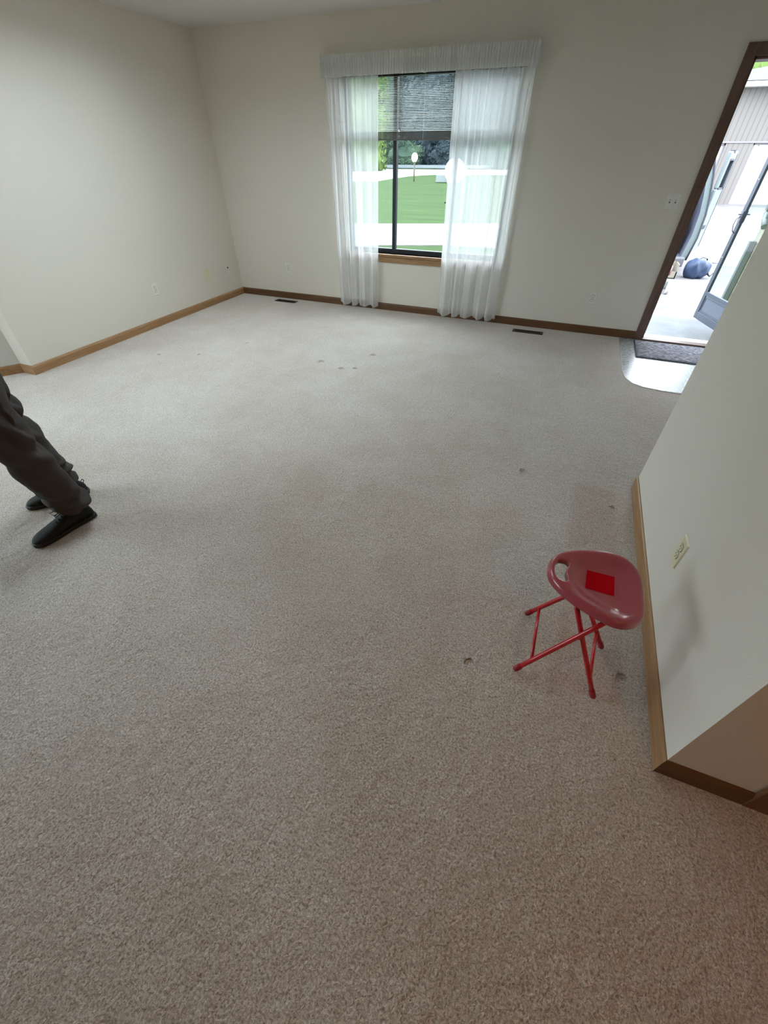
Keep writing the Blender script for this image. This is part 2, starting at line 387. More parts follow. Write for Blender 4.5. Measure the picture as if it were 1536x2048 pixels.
# ------------------------------------------------------------ window 1
w = sroot('window_1', ((WX0 + WX1) / 2, YB + 0.09, WZ0))
fy0, fy1 = YB + 0.085, YB + 0.135
b = MB()
fw = 0.042
b.box((WX0, fy0, WZ0), (WX1, fy1, WZ0 + fw)); b.box((WX0, fy0, WZ1 - fw), (WX1, fy1, WZ1)); b.box((WX0, fy0, WZ0), (WX0 + fw, fy1, WZ1)); b.box((WX1 - fw, fy0, WZ0), (WX1, fy1, WZ1))
b.build('window_frame', M['bronze'], w, bevel=0.003)
for mx in (-2.035, -1.385):
    MB().box((mx - 0.02, fy0 - 0.006, WZ0 + fw), (mx + 0.02, fy1, WZ1 - fw)).build('mullion', M['bronze'], w, bevel=0.003)
xs = [WX0 + fw, -2.055, -2.015, -1.405, -1.365, WX1 - fw]
for i in range(3):
    MB().box((xs[2 * i], fy0 + 0.022, WZ0 + fw), (xs[2 * i + 1], fy0 + 0.026, WZ1 - fw)).build('pane', M['glass'], w)
b = MB(); b.box((-1.455, fy0 - 0.02, 1.10), (-1.395, fy0 - 0.004, 1.115)); b.box((-1.41, fy0 - 0.02, 1.06), (-1.39, fy0 - 0.004, 1.16))
b.build('latch', M['bronze'], w, bevel=0.002)
# oak stool and apron
b = MB(); b.box((WX0 - 0.05, YB - 0.035, WZ0 - 0.022), (WX1 + 0.05, fy0, WZ0)); b.box((WX0 - 0.03, YB - 0.014, WZ0 - 0.085), (WX1 + 0.03, YB, WZ0 - 0.022))
b.build('window_sill', M['oak_x'], w, bevel=0.003)

# mini blind: headrail, slats, stacked slats with bottom rail, ladder cords, wand
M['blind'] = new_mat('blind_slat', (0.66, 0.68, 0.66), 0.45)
M['blind_backlit'] = new_mat('blind_stack_backlit', (0.13, 0.125, 0.115), 0.5)  # stack and rails coloured dark for their backlit shade
bl = thing('mini_blind', 'half-raised grey mini blind with thin slats inside the window', 'blind', (-1.7, YB + 0.04, 1.60))
bx0, bx1, byc = WX0 + 0.012, WX1 - 0.012, YB + 0.045
MB().box((bx0, byc - 0.014, 2.068), (bx1, byc + 0.014, WZ1)).build('headrail', M['blind_backlit'], bl, bevel=0.002)
b = MB()
nsl = 34
for i in range(nsl):
    z = 1.672 + i * (2.06 - 1.672) / nsl
    tilt = math.radians(20 + random.uniform(-2, 2)); hw = 0.0068
    pr = [(-1, 0), (-0.4, 0.0011), (0.4, 0.0011), (1, 0)]
    vv = []
    sag = random.uniform(-0.0008, 0.0008)
    for x in (bx0, bx1):
        for a, h in pr:
            yy = a * hw * math.cos(tilt) - h * math.sin(tilt); zz = a * hw * math.sin(tilt) + h * math.cos(tilt)
            vv.append((x, byc + yy, z + zz + sag))
    b.add(vv, [(0, 1, 5, 4), (1, 2, 6, 5), (2, 3, 7, 6)], 0, True)
o = b.build('slats', M['blind'], bl, fix=False)
sd = o.modifiers.new('solid', 'SOLIDIFY'); sd.thickness = 0.0003
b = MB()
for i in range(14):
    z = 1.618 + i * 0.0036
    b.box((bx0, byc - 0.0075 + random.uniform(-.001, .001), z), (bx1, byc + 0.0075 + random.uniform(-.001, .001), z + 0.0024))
b.build('stacked_slats', M['blind_backlit'], bl)
MB().box((bx0, byc - 0.009, 1.600), (bx1, byc + 0.009, 1.616)).build('bottom_rail', M['blind_backlit'], bl, bevel=0.003)
for x in (-2.45, -2.16, -1.72, -1.25, -0.95):
    MB().tube([(x, byc - 0.009, 2.07), (x, byc - 0.0095, 1.61)], 0.0012, 6).build('ladder_cord', M['blind'], bl)
MB().tube([(-2.21, byc - 0.016, 2.06), (-2.212, byc - 0.018, 1.63)], 0.003, 8).build('tilt_wand', M['blind'], bl)

# curtain rod, gathered header, two sheer panels
CY = 5.12
M['rod'] = new_mat('rod_white', (0.7, 0.7, 0.68), 0.4, 0.2)
rd = thing('curtain_rod', 'wide white curtain rod hidden in the gathered heading above the window', 'curtain rod', (-1.72, YB, 2.11))
b = MB(); b.box((-2.72, CY + 0.012, 2.085), (-0.73, CY + 0.016, 2.145)); b.box((-2.722, CY + 0.012, 2.085), (-2.718, YB, 2.145)); b.box((-0.732, CY + 0.012, 2.085), (-0.728, YB, 2.145))
b.build('rod', M['rod'], rd)
for x in (-2.735, -1.72, -0.715):
    MB().box((x - 0.012, YB - 0.006 if x != -1.72 else CY + 0.004, 2.06), (x + 0.012, YB - 0.0005, 2.16)).build('bracket', M['rod'], rd)

def header(x0, x1, seed, ret_l, ret_r, yf):
    rnd = random.Random(seed)
    L_ = 0.105
    path = []
    if ret_l: path += [(x0, YB - 0.004 - (L_ - 0.0) * t / 6) for t in range(6)]
    n = int((x1 - x0) / 0.0035); path += [(x0 + (x1 - x0) * i / n, yf) for i in range(n + 1)]
    if ret_r: path += [(x1, yf + L_ * t / 6) for t in range(1, 7)]
    ph = 0; k = len(path); rows = [(2.052, 0.3), (2.062, 0.8), (2.08, 1), (2.11, 1), (2.145, 1), (2.158, 0.35), (2.17, 1.0), (2.19, 1.5), (2.20, 1.8)]
    offs = []
    for i in range(k):
        ph += rnd.uniform(0.5, 1.3); offs.append(math.sin(ph) * rnd.uniform(0.4, 1.0))
    vv = []
    for z, a in rows:
        for i, (x, y) in enumerate(path):
            o_ = offs[i] * 0.014 * a
            zz = z + (0.008 * noise.noise(Vector((x * 40, seed, 0))) if z > 2.18 else 0)
            onret = (x in (x0, x1)) and abs(y - yf) > 1e-4
            vv.append((x + (o_ if onret else 0), y - (0 if onret else o_) - 0.004, zz))
    fs = [(j * k + i, j * k + i + 1, (j + 1) * k + i + 1, (j + 1) * k + i) for j in range(len(rows) - 1) for i in range(k - 1)]
    return MB().add(vv, fs, 0, True)
def panel(x0, x1, bx0_, bx1_, nf, seed, ztop=2.052, zbot=0.05, ret=None):
    nu, nv = 420, 60
    rnd = random.Random(seed)
    fine = [(rnd.uniform(18, 60), rnd.uniform(0, 6.28), rnd.uniform(.3, 1)) for _ in range(6)]
    def fn(u, v):
        z = zbot + (ztop - zbot) * v
        uu = u + 0.02 * math.sin(2 * PI * u * 2 + seed) * (1 - v)
        x = (bx0_ + (bx1_ - bx0_) * u) * (1 - v) + (x0 + (x1 - x0) * u) * v
        big = math.sin(2 * PI * nf * uu + 0.7) * 0.030 * (1 - 0.8 * v ** 1.5)
        mid = math.sin(2 * PI * nf * 2.3 * uu + 1.9 + 0.9 * v) * 0.012 * (1 - 0.25 * v)
        f = sum(a * math.sin(fr * 2 * PI * u / 2.2 + p + 0.6 * math.sin(2.1 * v + p)) for fr, p, a in fine) / 6
        y = CY + big + mid + f * (0.008 + 0.012 * v)
        y += 0.004 * noise.noise(Vector((u * 6, v * 3, seed)))
        x += 0.010 * math.cos(2 * PI * nf * uu + 0.7) * (1 - v) + 0.004 * math.cos(2 * PI * nf * 2.3 * uu)
        z += 0.012 * (1 - v) ** 6 * math.sin(2 * PI * nf * uu + 0.7)
        y += 0.015
        y = min(y, YB - 0.045)
        return (x, y, z)
    b_ = MB(); b_.grid(fn, nu, nv)
    if ret:
        xe = x0 if ret < 0 else x1; xb = bx0_ if ret < 0 else bx1_
        def fr_(u, v):
            z = zbot + (ztop - zbot) * v; X = xb + (xe - xb) * v; e = fn(0 if ret < 0 else 1, v)
            return (e[0] + (X + ret * 0.01 - e[0]) * u + 0.006 * math.sin(9 * u + v), e[1] + (YB - 0.03 - e[1]) * u, z)
        b_.grid(fr_, 14, 40)
    return b_
cl = thing('sheer_curtain', 'narrower white sheer curtain panel on the left side of the window', 'curtain', (-2.44, CY, 0.05), 'sheer curtains at the window')
panel(-2.715, -2.145, -2.70, -2.175, 4, 1, ret=-1).build('curtain_panel', M['sheer'], cl, fix=False)
header(-2.735, -2.145, 3, True, False, CY - 0.004).build('gathered_heading', M['sheer_dense'], cl, fix=False)
cr_ = thing('sheer_curtain', 'wider white sheer curtain panel on the right side of the window', 'curtain', (-1.06, CY, 0.05), 'sheer curtains at the window')
panel(-1.41, -0.735, -1.405, -0.73, 5, 2, ret=1).build('curtain_panel', M['sheer'], cr_, fix=False)
header(-1.41, -0.715, 5, False, True, CY - 0.004).build('gathered_heading', M['sheer_dense'], cr_, fix=False)
va = header(-2.15, -1.405, 8, False, False, CY - 0.004).build('curtain_valance', M['sheer_dense'], fix=False)
tag(va, 'narrow gathered grey white valance between the two sheer curtain panels', 'valance')

# ------------------------------------------------------------ floor registers
def register(x0, x1, y0, y1, lab):
    t = thing('floor_register', lab, 'floor vent', ((x0 + x1) / 2, (y0 + y1) / 2, 0), 'floor registers along the back wall')
    f = 0.012; b = MB()
    b.box((x0, y0, 0.0005), (x1, y0 + f, 0.006)); b.box((x0, y1 - f, 0.0005), (x1, y1, 0.006)); b.box((x0, y0 + f, 0.0005), (x0 + f * 2, y1 - f, 0.006)); b.box((x1 - f * 2, y0 + f, 0.0005), (x1, y1 - f, 0.006))
    b.build('frame', M['vent'], t, bevel=0.001)
    MB().box((x0 + f * 2, y0 + f, 0.0003), (x1 - f * 2, y1 - f, 0.0012)).build('duct_opening', M['black'], t)
    b = MB(); n = 22
    for i in range(n):
        x = x0 + f * 2 + (x1 - x0 - f * 4) * (i + 0.5) / n
        b.box((x - 0.0016, y0 + f, 0.0015), (x + 0.0016, y1 - f, 0.005))
    b.build('grille', M['vent'], t)
register(-3.64, -3.33, 5.035, 5.125, 'brown floor register near the left corner of the back wall')
register(-0.47, -0.14, 4.975, 5.07, 'brown floor register to the right of the long sheer curtain')

# ------------------------------------------------------------ wall plates
def plate(name, label, cat, pos, rz, mat, kind, group=None, w_=0.074, h_=0.118):
    """built facing -Y at the origin, then turned"""
    t = thing(name, label, cat, (0, 0, 0), group); t['_o'] = (0, 0, 0)
    t.location = pos; t.rotation_euler = (0, 0, rz)
    b = MB(); n = 0.005
    vv = [(-w_ / 2, 0, -h_ / 2), (w_ / 2, 0, -h_ / 2), (w_ / 2, 0, h_ / 2), (-w_ / 2, 0, h_ / 2)]
    vv += [(x * 0.90, -n, z * 0.93) for x, _, z in vv]
    b.add(vv, [(0, 1, 5, 4), (1, 2, 6, 5), (2, 3, 7, 6), (3, 0, 4, 7), (4, 5, 6, 7), (3, 2, 1, 0)])
    b.build('cover_plate', mat, t, bevel=0.001)
    if kind == 'outlet':
        for s in (-1, 1):
            b = MB(); z0 = s * 0.0195
            ring = []
            for k_ in range(24):
                a = 2 * PI * k_ / 24; x = 0.017 * math.cos(a); z = 0.017 * math.sin(a); z = max(-0.0135, min(0.0135, z))
                ring.append((x, z))
            vv = [(x, -n - 0.0005, z0 + z) for x, z in ring] + [(x * 0.93, -n - 0.0028, z0 + z * 0.93) for x, z in ring]
            b.add(vv, [(i, (i + 1) % 24, 24 + (i + 1) % 24, 24 + i) for i in range(24)] + [list(range(24, 48))])
            # dark groove round each receptacle
            vg = [(x * 1.13, -n - 0.0004, z0 + z * 1.13) for x, z in ring]
            b.add(vg, [list(range(24))], 1)
            rc = b.build('receptacle', [mat, M['slot']], t)
            b = MB()
            for dx_, hh in ((-0.0065, 0.0045), (0.0065, 0.0035)): b.box((dx_ - 0.0013, -n - 0.0034, z0 + 0.003 - hh), (dx_ + 0.0013, -n - 0.0026, z0 + 0.003 + hh))
            b.lathe([(0.0025, -n - 0.0034), (0.0025, -n - 0.0026)], (0, 0, z0 - 0.0085), 10, 'y')
            so = b.build('slots', M['slot'], t)
    if kind == 'switch':
        for dx_ in (-0.023, 0.023):
            b = MB(); b.box((dx_ - 0.005, -n - 0.0008, -0.012), (dx_ + 0.005, -n, 0.012), 1); b.box((dx_ - 0.0035, -n - 0.011, 0.0), (dx_ + 0.0035, -n, 0.009), 0)
            b.build('toggle', [mat, M['slot']], t)
    zs = (0,) if kind == 'outlet' else (-0.042, 0.042)
    xs_ = (-0.023, 0.023) if kind == 'switch' else (0,)
    for x in xs_:
        for z in zs:
            MB().lathe([(0.003, -n - 0.0012), (0.003, -n)], (x, 0, z), 10, 'y').build('screw', M['screw'], t)
    return t
G = 'duplex outlets'
plate('wall_outlet', 'duplex outlet on the right short wall above the red stool', 'outlet', (XP, 1.45, 0.348), -PI / 2, M['plate_ivory'], 'outlet', None, 0.078, 0.126)
plate('wall_outlet', 'white duplex outlet low on the left wall', 'outlet', (XL, 3.74, 0.36), PI / 2, M['plate_white'], 'outlet')
plate('wall_outlet', 'white duplex outlet low on the back wall left of the window', 'outlet', (-3.48, YB, 0.37), 0, M['plate_white'], 'outlet')
plate('wall_outlet', 'white duplex outlet low on the back wall right of the window', 'outlet', (0.26, YB, 0.35), 0, M['plate_white'], 'outlet')
plate('blank_wall_plate', 'ivory blank cover plate on the left wall near the corner', 'wall plate', (XL, 4.59, 0.345), PI / 2, M['plate_ivory'], 'blank', None, 0.09, 0.13)
plate('light_switch', 'double light switch beside the front door casing', 'light switch', (0.67, YB, 1.18), 0, M['plate_white'], 'switch', None, 0.116, 0.118)
t = thing('cable_outlet', 'small black cable hole with a patched spot in the left wall by the corner', 'cable outlet', (XL, 5.0, 0.33))
MB().lathe([(0.010, 0.0), (0.010, 0.004), (0.005, 0.006), (0.005, 0.012), (0.0005, 0.0125)], (XL, 5.0, 0.355), 14, 'x').build('jack', M['slot'], t)
MB().lathe([(0.024, 0.0), (0.022, 0.0015), (0.001, 0.002)], (XL, 5.0, 0.30), 20, 'x').build('patched_spot', M['plate_white'], t)

# ------------------------------------------------------------ entry mat
M['mat_rib'] = new_mat('entry_mat_ribs', (0.20, 0.21, 0.25), 0.95, spec=0.1)
def ribs(m):
    N, L, b = nodes(m)
    t = N.new('ShaderNodeTexCoord'); n = N.new('ShaderNodeTexNoise'); n.inputs['Scale'].default_value = 90; n.inputs['Detail'].default_value = 2
    mp = N.new('ShaderNodeMapping'); mp.inputs['Scale'].default_value = (0.3, 1.2, 1)
    r = N.new('ShaderNodeValToRGB'); r.color_ramp.elements[0].position = 0.4; r.color_ramp.elements[1].position = 0.62
    r.color_ramp.elements[0].color = (0.22, 0.23, 0.30, 1); r.color_ramp.elements[1].color = (0.62, 0.62, 0.66, 1)
    L.new(t.outputs['Object'], mp.inputs[0]); L.new(mp.outputs[0], n.inputs['Vector']); L.new(n.outputs['Fac'], r.inputs[0]); L.new(r.outputs[0], b.inputs['Base Color'])
ribs(M['mat_rib'])
M['mat_base'] = new_mat('entry_mat_border', (0.07, 0.075, 0.10), 0.8)
mt = thing('entry_mat', 'ribbed grey entry mat on the tiles inside the front door', 'doormat', (1.23, 4.92, 0))
MB().box((0.78, 4.665, -0.001), (1.69, 5.175, 0.007)).build('mat_backing', M['mat_base'], mt, bevel=0.002)
b = MB(); nr = 22
for i in range(nr):
    y = 4.68 + (5.16 - 4.68) * (i + 0.5) / nr
    b.tube([(0.792 + 0.9 * k / 10 * 0.985, y + 0.0008 * math.sin(k * 2.1 + i), 0.008) for k in range(11)], 0.0078, 8, flat=0.8)
b.build('ribs', M['mat_rib'], mt)

# ------------------------------------------------------------ red folding stool
M['stool'] = new_mat('stool_plastic', (0.37, 0.060, 0.085), 0.22, spec=0.6, Coat_Weight=0.3, Coat_Roughness=0.12)
M['stool_metal'] = new_mat('stool_enamel', (0.50, 0.012, 0.022), 0.25, spec=0.6)
M['stool_foot'] = new_mat('stool_foot', (0.34, 0.02, 0.03), 0.5)
M['stool_patch'] = new_mat('stool_sticker', (0.46, 0.005, 0.012), 0.9, spec=0.0)
st = thing('folding_stool', 'red folding stool with a carry handle standing beside the right short wall', 'stool', (0.33, 1.07, 0))
# outline of the seat measured from the handle end (left) round to the broad end (right)
half = [(0.172, 0.0), (0.176, 0.036), (0.192, 0.066), (0.222, 0.096), (0.262, 0.121), (0.305, 0.141), (0.352, 0.158), (0.395, 0.166), (0.432, 0.160), (0.462, 0.138), (0.481, 0.103), (0.490, 0.055), (0.491, 0.0)]
YS = 1.097
def cr_smooth(pts, n, closed):
    out = []; m_ = len(pts)
    rng = range(m_ if closed else m_ - 1)
    for i in rng:
        p = [Vector(pts[(i + d) % m_]) if closed else Vector(pts[max(0, min(m_ - 1, i + d))]) for d in (-1, 0, 1, 2)]
        for k in range(n):
            u = k / n
            out.append(0.5 * ((2 * p[1]) + (-p[0] + p[2]) * u + (2 * p[0] - 5 * p[1] + 4 * p[2] - p[3]) * u * u + (-p[0] + 3 * p[1] - 3 * p[2] + p[3]) * u ** 3))
    if not closed: out.append(Vector(pts[-1]))
    return out
def skew(x, y): return (x + 0.010 * max(0, (0.3 - x) / 0.12), YS + (y if y > 0 else y * (0.93 if x < 0.40 else 0.93 - 0.6 * (x - 0.40))) + 0.022 * max(0, (0.42 - x) / 0.24) + 0.004)
outl = [skew(x, y) for x, y in half] + [skew(x, -y) for x, y in half[-2:0:-1]]
outl = cr_smooth(outl, 6, True)
hole_h = [(0.193, 0.0), (0.196, 0.024), (0.208, 0.045), (0.230, 0.050), (0.240, 0.046), (0.243, 0.036), (0.240, 0.024), (0.236, 0.010), (0.235, 0.0)]
hole = [skew(x, y) for x, y in hole_h] + [skew(x, -y * 1.05) for x, y in hole_h[-2:0:-1]]
hole = cr_smooth(hole, 4, True)
def inset(poly, d):
    n = len(poly); out = []
    ar = sum(poly[i].x * poly[(i + 1) % n].y - poly[(i + 1) % n].x * poly[i].y for i in range(n)); sg = 1 if ar > 0 else -1
    for i in range(n):
        t_ = (poly[(i + 1) % n] - poly[i - 1]).normalized()
        out.append(poly[i] + Vector((-t_.y, t_.x)) * d * sg)
    return out
def dist_poly(p, poly):
    best = 9
    for i in range(len(poly)):
        a = poly[i]; c_ = poly[(i + 1) % len(poly)]; ab = c_ - a; t_ = max(0, min(1, (p - a).dot(ab) / max(ab.dot(ab), 1e-12)))
        best = min(best, (p - (a + ab * t_)).length)
    return best
def inside(p, poly):
    c_ = False; n = len(poly)
    for i in range(n):
        a = poly[i]; q = poly[i - 1]
        if (a.y > p.y) != (q.y > p.y) and p.x < (q.x - a.x) * (p.y - a.y) / (q.y - a.y) + a.x: c_ = not c_
    return c_
ZS = 0.412
def seat_z(p):
    d = dist_poly(p, outl); dh = dist_poly(p, hole)
    R = 0.016
    z = ZS
    if d < R: z += -R + math.sqrt(max(0, R * R - (R - d) ** 2))
    r2 = 0.007
    if dh < r2: z += -r2 + math.sqrt(max(0, r2 * r2 - (r2 - dh) ** 2))
    u = min(1, max(0, (d - 0.014) / 0.07)); u = u * u * (3 - 2 * u)
    fade = min(1, max(0, (p.x - 0.235) / 0.07)); fade = fade * fade * (3 - 2 * fade)
    z -= 0.020 * u * fade
    # front and far lips sweep upward a little, as a saddle
    z += 0.10 * (p.y - YS) ** 2 * 3
    return z
pts2 = list(outl); edges = [(i, (i + 1) % len(outl)) for i in range(len(outl))]
o0 = len(pts2); pts2 += hole; edges += [(o0 + i, o0 + (i + 1) % len(hole)) for i in range(len(hole))]
for d in (0.001, 0.003, 0.006, 0.010, 0.0155, 0.022):
    pts2 += [p for p in inset(outl, d)]
for d in (0.0008, 0.0025, 0.005, 0.008):
    pts2 += [p for p in inset(hole, -d)]
x = 0.18
while x < 0.49:
    y = YS - 0.17
    while y < YS + 0.17:
        p = Vector((x, y))
        if inside(p, outl) and not inside(p, hole) and dist_poly(p, outl) > 0.026 and dist_poly(p, hole) > 0.011: pts2.append(p)
        y += 0.009
    x += 0.009
rv, re, rf, *_ = delaunay_2d_cdt(pts2, edges, [], 0, 1e-6)
faces = []
for f in rf:
    c_ = sum((rv[i] for i in f), Vector((0, 0))) / len(f)
    if inside(c_, outl) and not inside(c_, hole): faces.append(list(f))
zc_ = [seat_z(p) for p in rv]
b = MB(); b.add([(p.x, p.y, zc_[i]) for i, p in enumerate(rv)], faces, 0, True)
n = len(outl)
def wall_ring(poly, dz, inward):
    k_ = len(poly); vv = []
    for (d, z) in dz:
        pl = inset(poly, d * inward)
        vv += [(p.x, p.y, seat_z(poly[i]) + z) for i, p in enumerate(pl)]
    fs = [(j * k_ + i, j * k_ + (i + 1) % k_, (j + 1) * k_ + (i + 1) % k_, (j + 1) * k_ + i) for j in range(len(dz) - 1) for i in range(k_)]
    b.add(vv, fs, 0, True)
wall_ring(outl, [(0, 0), (-0.0015, -0.004), (-0.002, -0.008), (-0.002, -0.013), (0.000, -0.015), (0.004, -0.0145), (0.004, 0.004)], 1)
wall_ring(hole, [(0, 0), (0, -0.018), (-0.003, -0.018), (-0.003, 0.004)], 1)
seat = b.build('seat', M['stool'], st, fix=False)
bmm = bmesh.new(); bmm.from_mesh(seat.data); bmesh.ops.remove_doubles(bmm, verts=bmm.verts, dist=0.0002); bmesh.ops.recalc_face_normals(bmm, faces=bmm.faces); bmm.to_mesh(seat.data); bmm.free()
# underside plate and hinge blocks
inn = inset(outl, 0.02)
b = MB(); b.prism([(p.x, p.y) for p in inn if p.x > 0.268], ZS - 0.034, ZS - 0.026)
b.build('underside_plate', M['stool'], st)
# flat bright red square on the seat
pq = [(0.312, 1.165), (0.403, 1.167), (0.401, 1.077), (0.309, 1.079)]
def fnp(u, v):
    a = Vector(pq[0]).lerp(Vector(pq[1]), u); c_ = Vector(pq[3]).lerp(Vector(pq[2]), u); p = c_.lerp(a, v)
    return (p.x, p.y, seat_z(p) + 0.0012)
MB().grid(fnp, 16, 16).build('square_patch', M['stool_patch'], st)['label'] = 'flat bright red square on the seat'
def leg(pts, name='leg'):
    return MB().tube(pts, 0.0088, 16).build(name, M['stool_metal'], st)
yf, yr = 0.945, 1.205
def bar(p, q, k_=5): return [Vector(p).lerp(Vector(q), i / k_) for i in range(k_ + 1)]
zt = ZS - 0.036
legs = [((0.176, 0.924, 0.012), (0.400, 0.993, zt)), ((0.457, 0.922, 0.012), (0.286, 1.018, zt)), ((0.184, 1.200, 0.012), (0.400, 1.190, zt)), ((0.484, 1.150, 0.012), (0.285, 1.165, zt))]
for p, q in legs:
    lg = leg(bar(p, q))
    d = (Vector(q) - Vector(p)).normalized()
    MB().tube([Vector(p) - d * 0.004, Vector(p) + d * 0.004, Vector(p) + d * 0.026], [0.0095, 0.0115, 0.0108], 14).build('rubber_foot', M['stool_foot'], lg).location = (0, 0, 0)
def at(i, t_): return Vector(legs[i][0]).lerp(Vector(legs[i][1]), t_)
MB().tube([at(0, .19), at(2, .17)], 0.0062, 12).build('stretcher', M['stool_metal'], st)
MB().tube([at(1, .20), at(3, .22)], 0.0062, 12).build('stretcher', M['stool_metal'], st)
MB().tube([at(0, .97), at(2, .97)], 0.0085, 12).build('hinge_bar', M['stool_metal'], st)
MB().tube([at(1, .97), at(3, .97)], 0.0085, 12).build('hinge_bar', M['stool_metal'], st)
for (i, j) in ((0, 1), (2, 3)):
    a = at(i, .67); c_ = at(j, .67); m_ = (a + c_) / 2
    MB().tube([m_ + Vector((0, -0.013, 0)), m_ + Vector((0, 0.013, 0))], 0.0042, 10).build('pivot_rivet', M['stool_metal'], st)

# ------------------------------------------------------------ storm door (opened outwards)
M['storm'] = new_mat('storm_door_paint', (0.060, 0.075, 0.105), 0.4, 0.3)
M['storm_light'] = new_mat('storm_door_panel', (0.085, 0.105, 0.145), 0.45, 0.2)
M['nickel'] = new_mat('latch_metal', (0.16, 0.17, 0.22), 0.35, 0.8)
HX, HY = 1.725, yo + 0.005
dd = Vector((1.475 - HX, 6.235 - HY, 0)); DW = dd.length; ang = math.atan2(dd.y, dd.x)
sdoor = sroot('door_1', (HX, HY, 0.03)); sdoor['_o'] = (0, 0, 0); sdoor.rotation_euler = (0, 0, ang)
def sp_(a, c_, name, m, bev=0.003, par=sdoor):
    o = MB().box(a, c_).build(name, m, None, bevel=bev); o.parent = par; return o
z1 = 1.995; th = 0.014
# stiles, rails
f_ = MB()
f_.box((0, -th, 0), (0.06, th, z1)); f_.box((DW - 0.055, -th, 0), (DW, th, z1)); f_.box((0.06, -th, 0), (DW - 0.055, th, 0.075)); f_.box((0.06, -th, z1 - 0.07), (DW - 0.055, th, z1)); f_.box((0.06, -th, 0.245), (DW - 0.055, th, 0.285))
o = f_.build('door_frame', M['storm'], bevel=0.003); o.parent = sdoor
kp = sp_((0.06, -0.006, 0.075), (DW - 0.055, 0.006, 0.245), 'kick_panel', M['storm_light'])
for bb in (((0.075, 0.006, 0.09), (DW - 0.07, 0.010, 0.098)), ((0.075, 0.006, 0.222), (DW - 0.07, 0.010, 0.23)), ((0.075, 0.006, 0.09), (0.083, 0.010, 0.23)), ((DW - 0.078, 0.006, 0.09), (DW - 0.07, 0.010, 0.23))):
    pass
b = MB(); b.box((0.075, 0.006, 0.09), (DW - 0.07, 0.010, 0.097)); b.box((0.075, 0.006, 0.223), (DW - 0.07, 0.010, 0.23)); b.box((DW - 0.078, 0.006, 0.097), (DW - 0.07, 0.012, 0.223)); b.box((0.075, 0.006, 0.097), (0.082, 0.010, 0.223))
o = b.build('panel_molding', M['storm'], None); o.parent = kp
sp_((0.06, -0.002, 0.285), (DW - 0.055, 0.002, z1 - 0.07), 'pane', M['glass'], 0)
# latch with thumb button and bow handle
b = MB(); b.box((DW - 0.05, th, 0.93), (DW - 0.012, th + 0.012, 1.03)); b.box((DW - 0.045, -th - 0.010, 0.93), (DW - 0.012, -th, 1.03))
b.tube([(DW - 0.03, -th - 0.045, 1.0), (DW - 0.03, th + 0.040, 1.0)], 0.006, 10)
b.tube([(DW - 0.032, th + 0.010, 0.985), (DW - 0.036, th + 0.042, 0.96), (DW - 0.038, th + 0.046, 0.91), (DW - 0.036, th + 0.030, 0.86), (DW - 0.034, th, 0.84)], 0.0045, 10)
o = b.build('door_handle', M['nickel'], None); o.parent = sdoor
for z in (0.62, 1.28):
    o = MB().lathe([(0.005, -th - 0.002), (0.005, -th)], (DW - 0.028, 0, z), 10, 'y').build('screw', M['plate_white'], None); o.parent = sdoor
    o = MB().lathe([(0.005, th), (0.005, th + 0.002)], (DW - 0.028, 0, z), 10, 'y').build('screw', M['plate_white'], None); o.parent = sdoor
b = MB(); b.tube([(0.03, -th - 0.03, 1.02), (0.33, -th - 0.03, 1.02)], 0.016, 14); b.tube([(0.33, -th - 0.03, 1.02), (0.48, -th - 0.03, 1.02)], 0.005, 8); b.box((0.46, -th - 0.035, 1.0), (0.50, -th, 1.04)); b.box((0.01, -th - 0.035, 1.0), (0.04, -th, 1.04))
o = b.build('door_closer', M['storm'], None); o.parent = sdoor

# front door leaf, opened inwards against the entry side wall
M['leaf'] = new_mat('front_door_paint', (0.62, 0.62, 0.60), 0.45)
fd = sroot('door_2', (DX1, YB - 0.03, 0.02))
MB().box((DX1 + 0.0, YB - 0.90, 0.02), (DX1 + 0.042, YB - 0.03, 2.04)).build('door_leaf', M['leaf'], fd, bevel=0.003)
k = MB().lathe([(0.012, 0.0), (0.012, 0.03), (0.027, 0.04), (0.03, 0.055), (0.018, 0.068), (0.002, 0.07)], (0, 0, 0), 20, 'z').build('door_knob', M['screw'], fd)
k.rotation_euler = (0, -PI / 2, 0); k.location = (0.0, -0.80, 0.93)

# added patio door, out of view, lighting the room from the left
r = sroot('added_patio_door', (PX, (PY0 + PY1) / 2, 0))
b = MB(); xa, xb = PX - 0.10, PX - 0.05; ym = (PY0 + PY1) / 2
for (y0, y1) in ((PY0, ym + 0.03), (ym - 0.03, PY1)):
    b.box((xa, y0, 0), (xb, y0 + 0.06, 2.10)); b.box((xa, y1 - 0.06, 0), (xb, y1, 2.10)); b.box((xa, y0, 0), (xb, y1, 0.07)); b.box((xa, y0, 2.04), (xb, y1, 2.10))
b.build('door_frame', M['bronze'], r)
MB().box((xa + 0.02, PY0 + 0.06, 0.07), (xa + 0.024, ym - 0.03, 2.04)).build('pane', M['glass'], r)
MB().box((xa + 0.02, ym + 0.03, 0.07), (xa + 0.024, PY1 - 0.06, 2.04)).build('pane', M['glass'], r)
